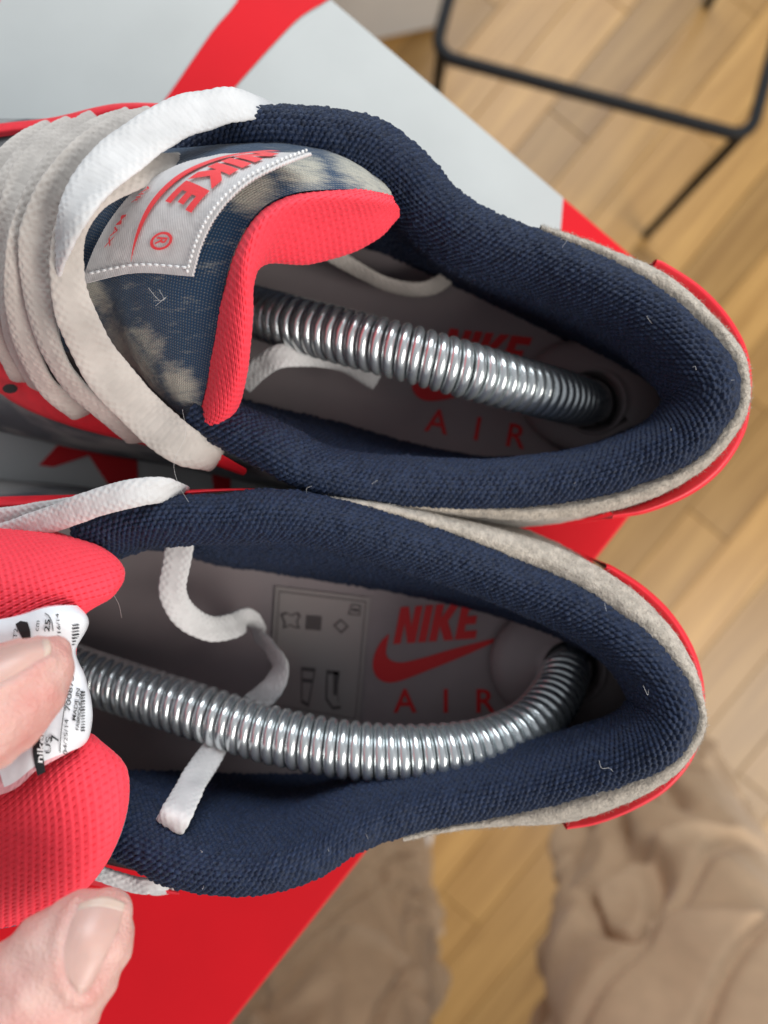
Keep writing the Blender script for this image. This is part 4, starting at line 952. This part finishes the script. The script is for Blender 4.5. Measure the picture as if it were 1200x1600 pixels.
def trouser_leg(name, path, parent, seed):
    """baggy trouser leg: path of (px, py, d, half-width px) from hem to knee, in the place"""
    C = np.array([(*P(x, y, ZC - d), r/F*d) for x, y, d, r in path]); n, m = 300, 220
    tt = np.linspace(0, 1, n); c = W(tt, len(C)) @ C
    T = np.gradient(c[:, :3], axis=0); T /= np.linalg.norm(T, axis=1, keepdims=True)
    N = np.array((0, 1.0, 0)) - T*T[:, 1:2]; N /= np.linalg.norm(N, axis=1, keepdims=True); B = np.cross(T, N)
    th = np.linspace(0, 2*np.pi, m, endpoint=False); s = arclen(c)
    r = c[:, 3][:, None]
    rs = np.random.default_rng(seed); L_ = s[-1]; rm = float(c[:, 3].mean()); TH = th[None, :]
    U = s[:, None]; h = np.zeros((n, m))
    for k in range(34):
        s0 = rs.uniform(0, L_); t0 = rs.uniform(0, 2*np.pi); a_ = rs.normal(1.15, 0.55)*rs.choice((-1, 1)); ln = rs.uniform(0.05, 0.13); wd = rs.uniform(0.006, 0.016); am = rs.uniform(0.008, 0.026)*rs.choice((1, 1, -0.7))
        dx = U - s0; dy = ((TH - t0 + np.pi) % (2*np.pi) - np.pi)*rm
        al = dx*np.cos(a_) + dy*np.sin(a_); ac = -dx*np.sin(a_) + dy*np.cos(a_) + 1.6*al*al*rs.choice((-1, 1))
        h = h + am*np.exp(-np.abs(ac/wd)**1.5)*np.exp(-(al/ln)**4)
    Vv = np.cos(TH)*1.3 + 5; V2 = np.sin(TH)*1.3 + 5
    v1 = fbm(U*5.5 + Vv*1.2 + 3, V2*1.2 + U*5, seed, 2); v2 = fbm(U*9 - V2*1.4 + 9, Vv*1.4 + U*3.5, seed + 3, 2)
    h = h*0.7 - 0.024*np.exp(-(v1/0.045)**2) - 0.012*np.exp(-(v2/0.05)**2) + 0.05*v1
    rr = r*(0.98 + 0.22*fbm(U*6 + Vv, V2 + U*3, seed, 2)) + h
    G = c[:, None, :3] + N[:, None, :]*(np.cos(th)[None, :, None]*rr[..., None]) + B[:, None, :]*(np.sin(th)[None, :, None]*rr[..., None])
    o = mesh_obj(name, G.reshape(-1, 3), grid_faces(n, m, True), M['khaki'], parent)
    bm = bmesh.new(); bm.from_mesh(o.data); bmesh.ops.recalc_face_normals(bm, faces=bm.faces); bm.to_mesh(o.data); bm.free()
    so = o.modifiers.new('cloth', 'SOLIDIFY'); so.thickness = 0.002; so.offset = -1
    return o
trouser_leg('trouser_leg', [(606,1300,1.20,72),(596,1360,1.12,88),(575,1440,0.98,112),(535,1570,0.80,155),(480,1760,0.66,210),(420,2100,0.56,260)], person, 81)
trouser_leg('trouser_leg', [(990,1130,1.20,85),(1005,1190,1.12,105),(1030,1300,0.97,145),(1060,1450,0.82,195),(1080,1620,0.70,250),(1100,1850,0.60,300),(1120,2150,.55,330)], person, 91)
def foot(name, hx, hy, tx, ty):
    a = P(hx, hy, FZ); b_ = P(tx, ty, FZ); d = b_ - a; L = np.linalg.norm(d); d /= L; s_ = np.array((-d[1], d[0], 0))
    bm = bmesh.new(); bmesh.ops.create_uvsphere(bm, u_segments=32, v_segments=20, radius=1)
    for v in bm.verts:
        x, y, z = v.co; f_ = (x + 1)/2
        p = a + d*(f_*L) + s_*y*(0.036 + 0.012*f_) ; p[2] = FZ + 0.004 + (0.045 - 0.022*f_)*(max(z, -0.9) + 0.9)
        v.co = p
    me = bpy.data.meshes.new(name); bm.to_mesh(me); bm.free(); me.materials.append(M['sock'])
    for p_ in me.polygons: p_.use_smooth = True
    o = bpy.data.objects.new(name, me); COL.objects.link(o); o.parent = person
foot('sock', 640, 1360, 640, 1130); foot('sock', 1010, 1180, 985, 960)

# ================================================================ black metal table frame and white cabinet beyond the box
def rod(name, pts_, r, parent, mat):
    C = np.array(pts_); n = 12*len(C) if len(C) > 2 else 4
    c = C if len(C) == 2 else C
    T = np.gradient(c, axis=0); T /= np.linalg.norm(T, axis=1, keepdims=True)
    ref = np.array((0.31, 0.42, 0.85)); N = ref - T*(T @ ref)[:, None]; N /= np.linalg.norm(N, axis=1, keepdims=True); B = np.cross(T, N)
    th = np.linspace(0, 2*np.pi, 12, endpoint=False)
    G = c[:, None, :] + r*(np.cos(th)[None, :, None]*N[:, None, :] + np.sin(th)[None, :, None]*B[:, None, :])
    return mesh_obj(name, G.reshape(-1, 3), grid_faces(len(c), 12, True), mat, parent)
TZ = ZC - 0.95
ca_ = P(678, 85, TZ); cb_ = P(1172, 216, TZ)
ux = cb_ - ca_; W1 = np.linalg.norm(ux); ux /= W1; uy = np.array((-ux[1], ux[0], 0)); W2 = 0.42
fr = empty('side_table', (*(ca_ + ux*W1/2 + uy*W2/2)[:2], FZ), 'thin black metal table frame standing on the wooden floor', 'side table')
corners = [ca_, cb_, cb_ + uy*W2, ca_ + uy*W2]; loop = []; R_ = 0.026
dirs = [ux, uy, -ux, -uy]
for i in range(4):
    cpt = corners[i]; din = dirs[i-1]; dout = dirs[i]
    o_ = cpt - din*R_ + dout*R_
    for t_ in np.linspace(0, math.pi/2, 8): loop.append(o_ + din*R_*math.sin(t_) - dout*R_*math.cos(t_))
loop.append(loop[0]); loop.append(loop[1])
rod('top_frame', loop, 0.0078, fr, M['black_metal'])
for i, (sx, sy) in enumerate(((1, 1), (-1, 1), (-1, -1), (1, -1))):
    p = corners[i] + ux*sx*0.008 + uy*sy*0.008
    rod('leg', [p + np.array((0, 0, 0.0)), np.array((p[0], p[1], FZ))], 0.0072, fr, M['black_metal'])
cab = empty('cabinet', (-0.02, 1.12, FZ), 'white painted cabinet on the floor beyond the shoe box', 'cabinet')
box_mesh('cabinet_body', (-0.26, 1.00, FZ + 0.205), (0.64, 0.5, 0.41), M['white_paint'], cab, bev=0.012, rz=math.radians(12))

# ================================================================ stray fibres caught on the fabrics
def hairs(name, paths, r, parent):
    V, F_ = [], []
    for pth in paths:
        c = resample(np.array(pth), 14); T = np.gradient(c, axis=0); T /= np.linalg.norm(T, axis=1, keepdims=True)
        N = np.cross(T, (0.2, 0.3, 0.9)); N /= np.linalg.norm(N, axis=1, keepdims=True) + 1e-9; B = np.cross(T, N); b0 = len(V)
        for i in range(14):
            for k in range(3): V.append(c[i] + r*(N[i]*math.cos(k*2.094) + B[i]*math.sin(k*2.094)))
        for i in range(13):
            for k in range(3): F_.append((b0+i*3+k, b0+i*3+(k+1) % 3, b0+(i+1)*3+(k+1) % 3, b0+(i+1)*3+k))
    o = mesh_obj(name, np.array(V), F_, M['lint'], parent); tag(o, kind='stuff')
def scatter_hairs(o, nin, parent, count, extra=()):
    ps = [PL(e) for e in extra]
    for k in range(count):
        i = rng.integers(30, len(o)-30); p = o[i].copy(); q = rng.uniform(0.0, 0.011); p[:2] += nin[i]*q; p[2] += 0.0022 - 0.25*max(0, q-0.008)
        d = rng.normal(0, 1, 3); d /= np.linalg.norm(d); L = rng.uniform(0.0008, 0.0026); e = rng.normal(0, 0.3, 3)*L
        ps.append(np.array((p, p + d*L*0.4 + e + np.array((0, 0, .0006)), p + d*L + np.array((0, 0, .0003)))))
    hairs('lint_fibres', ps, 0.00004, parent)
scatter_hairs(o1, nin1, sh1, 9, [[(285,640,.105),(290,680,.106),(272,720,.106),(278,755,.105),(295,785,.1035)], [(232,450,.1195),(250,470,.119),(262,462,.1195),(243,478,.119)], [(248,452,.119),(256,468,.12),(240,470,.1185)], [(640,590,.075),(655,596,.076)]])
scatter_hairs(o2, nin2, sh2, 8, [[(175,925,.110),(186,945,.104),(190,965,.1)], [(936,1188,.098),(940,1200,.098),(952,1200,.097),(958,1206,.097)]])
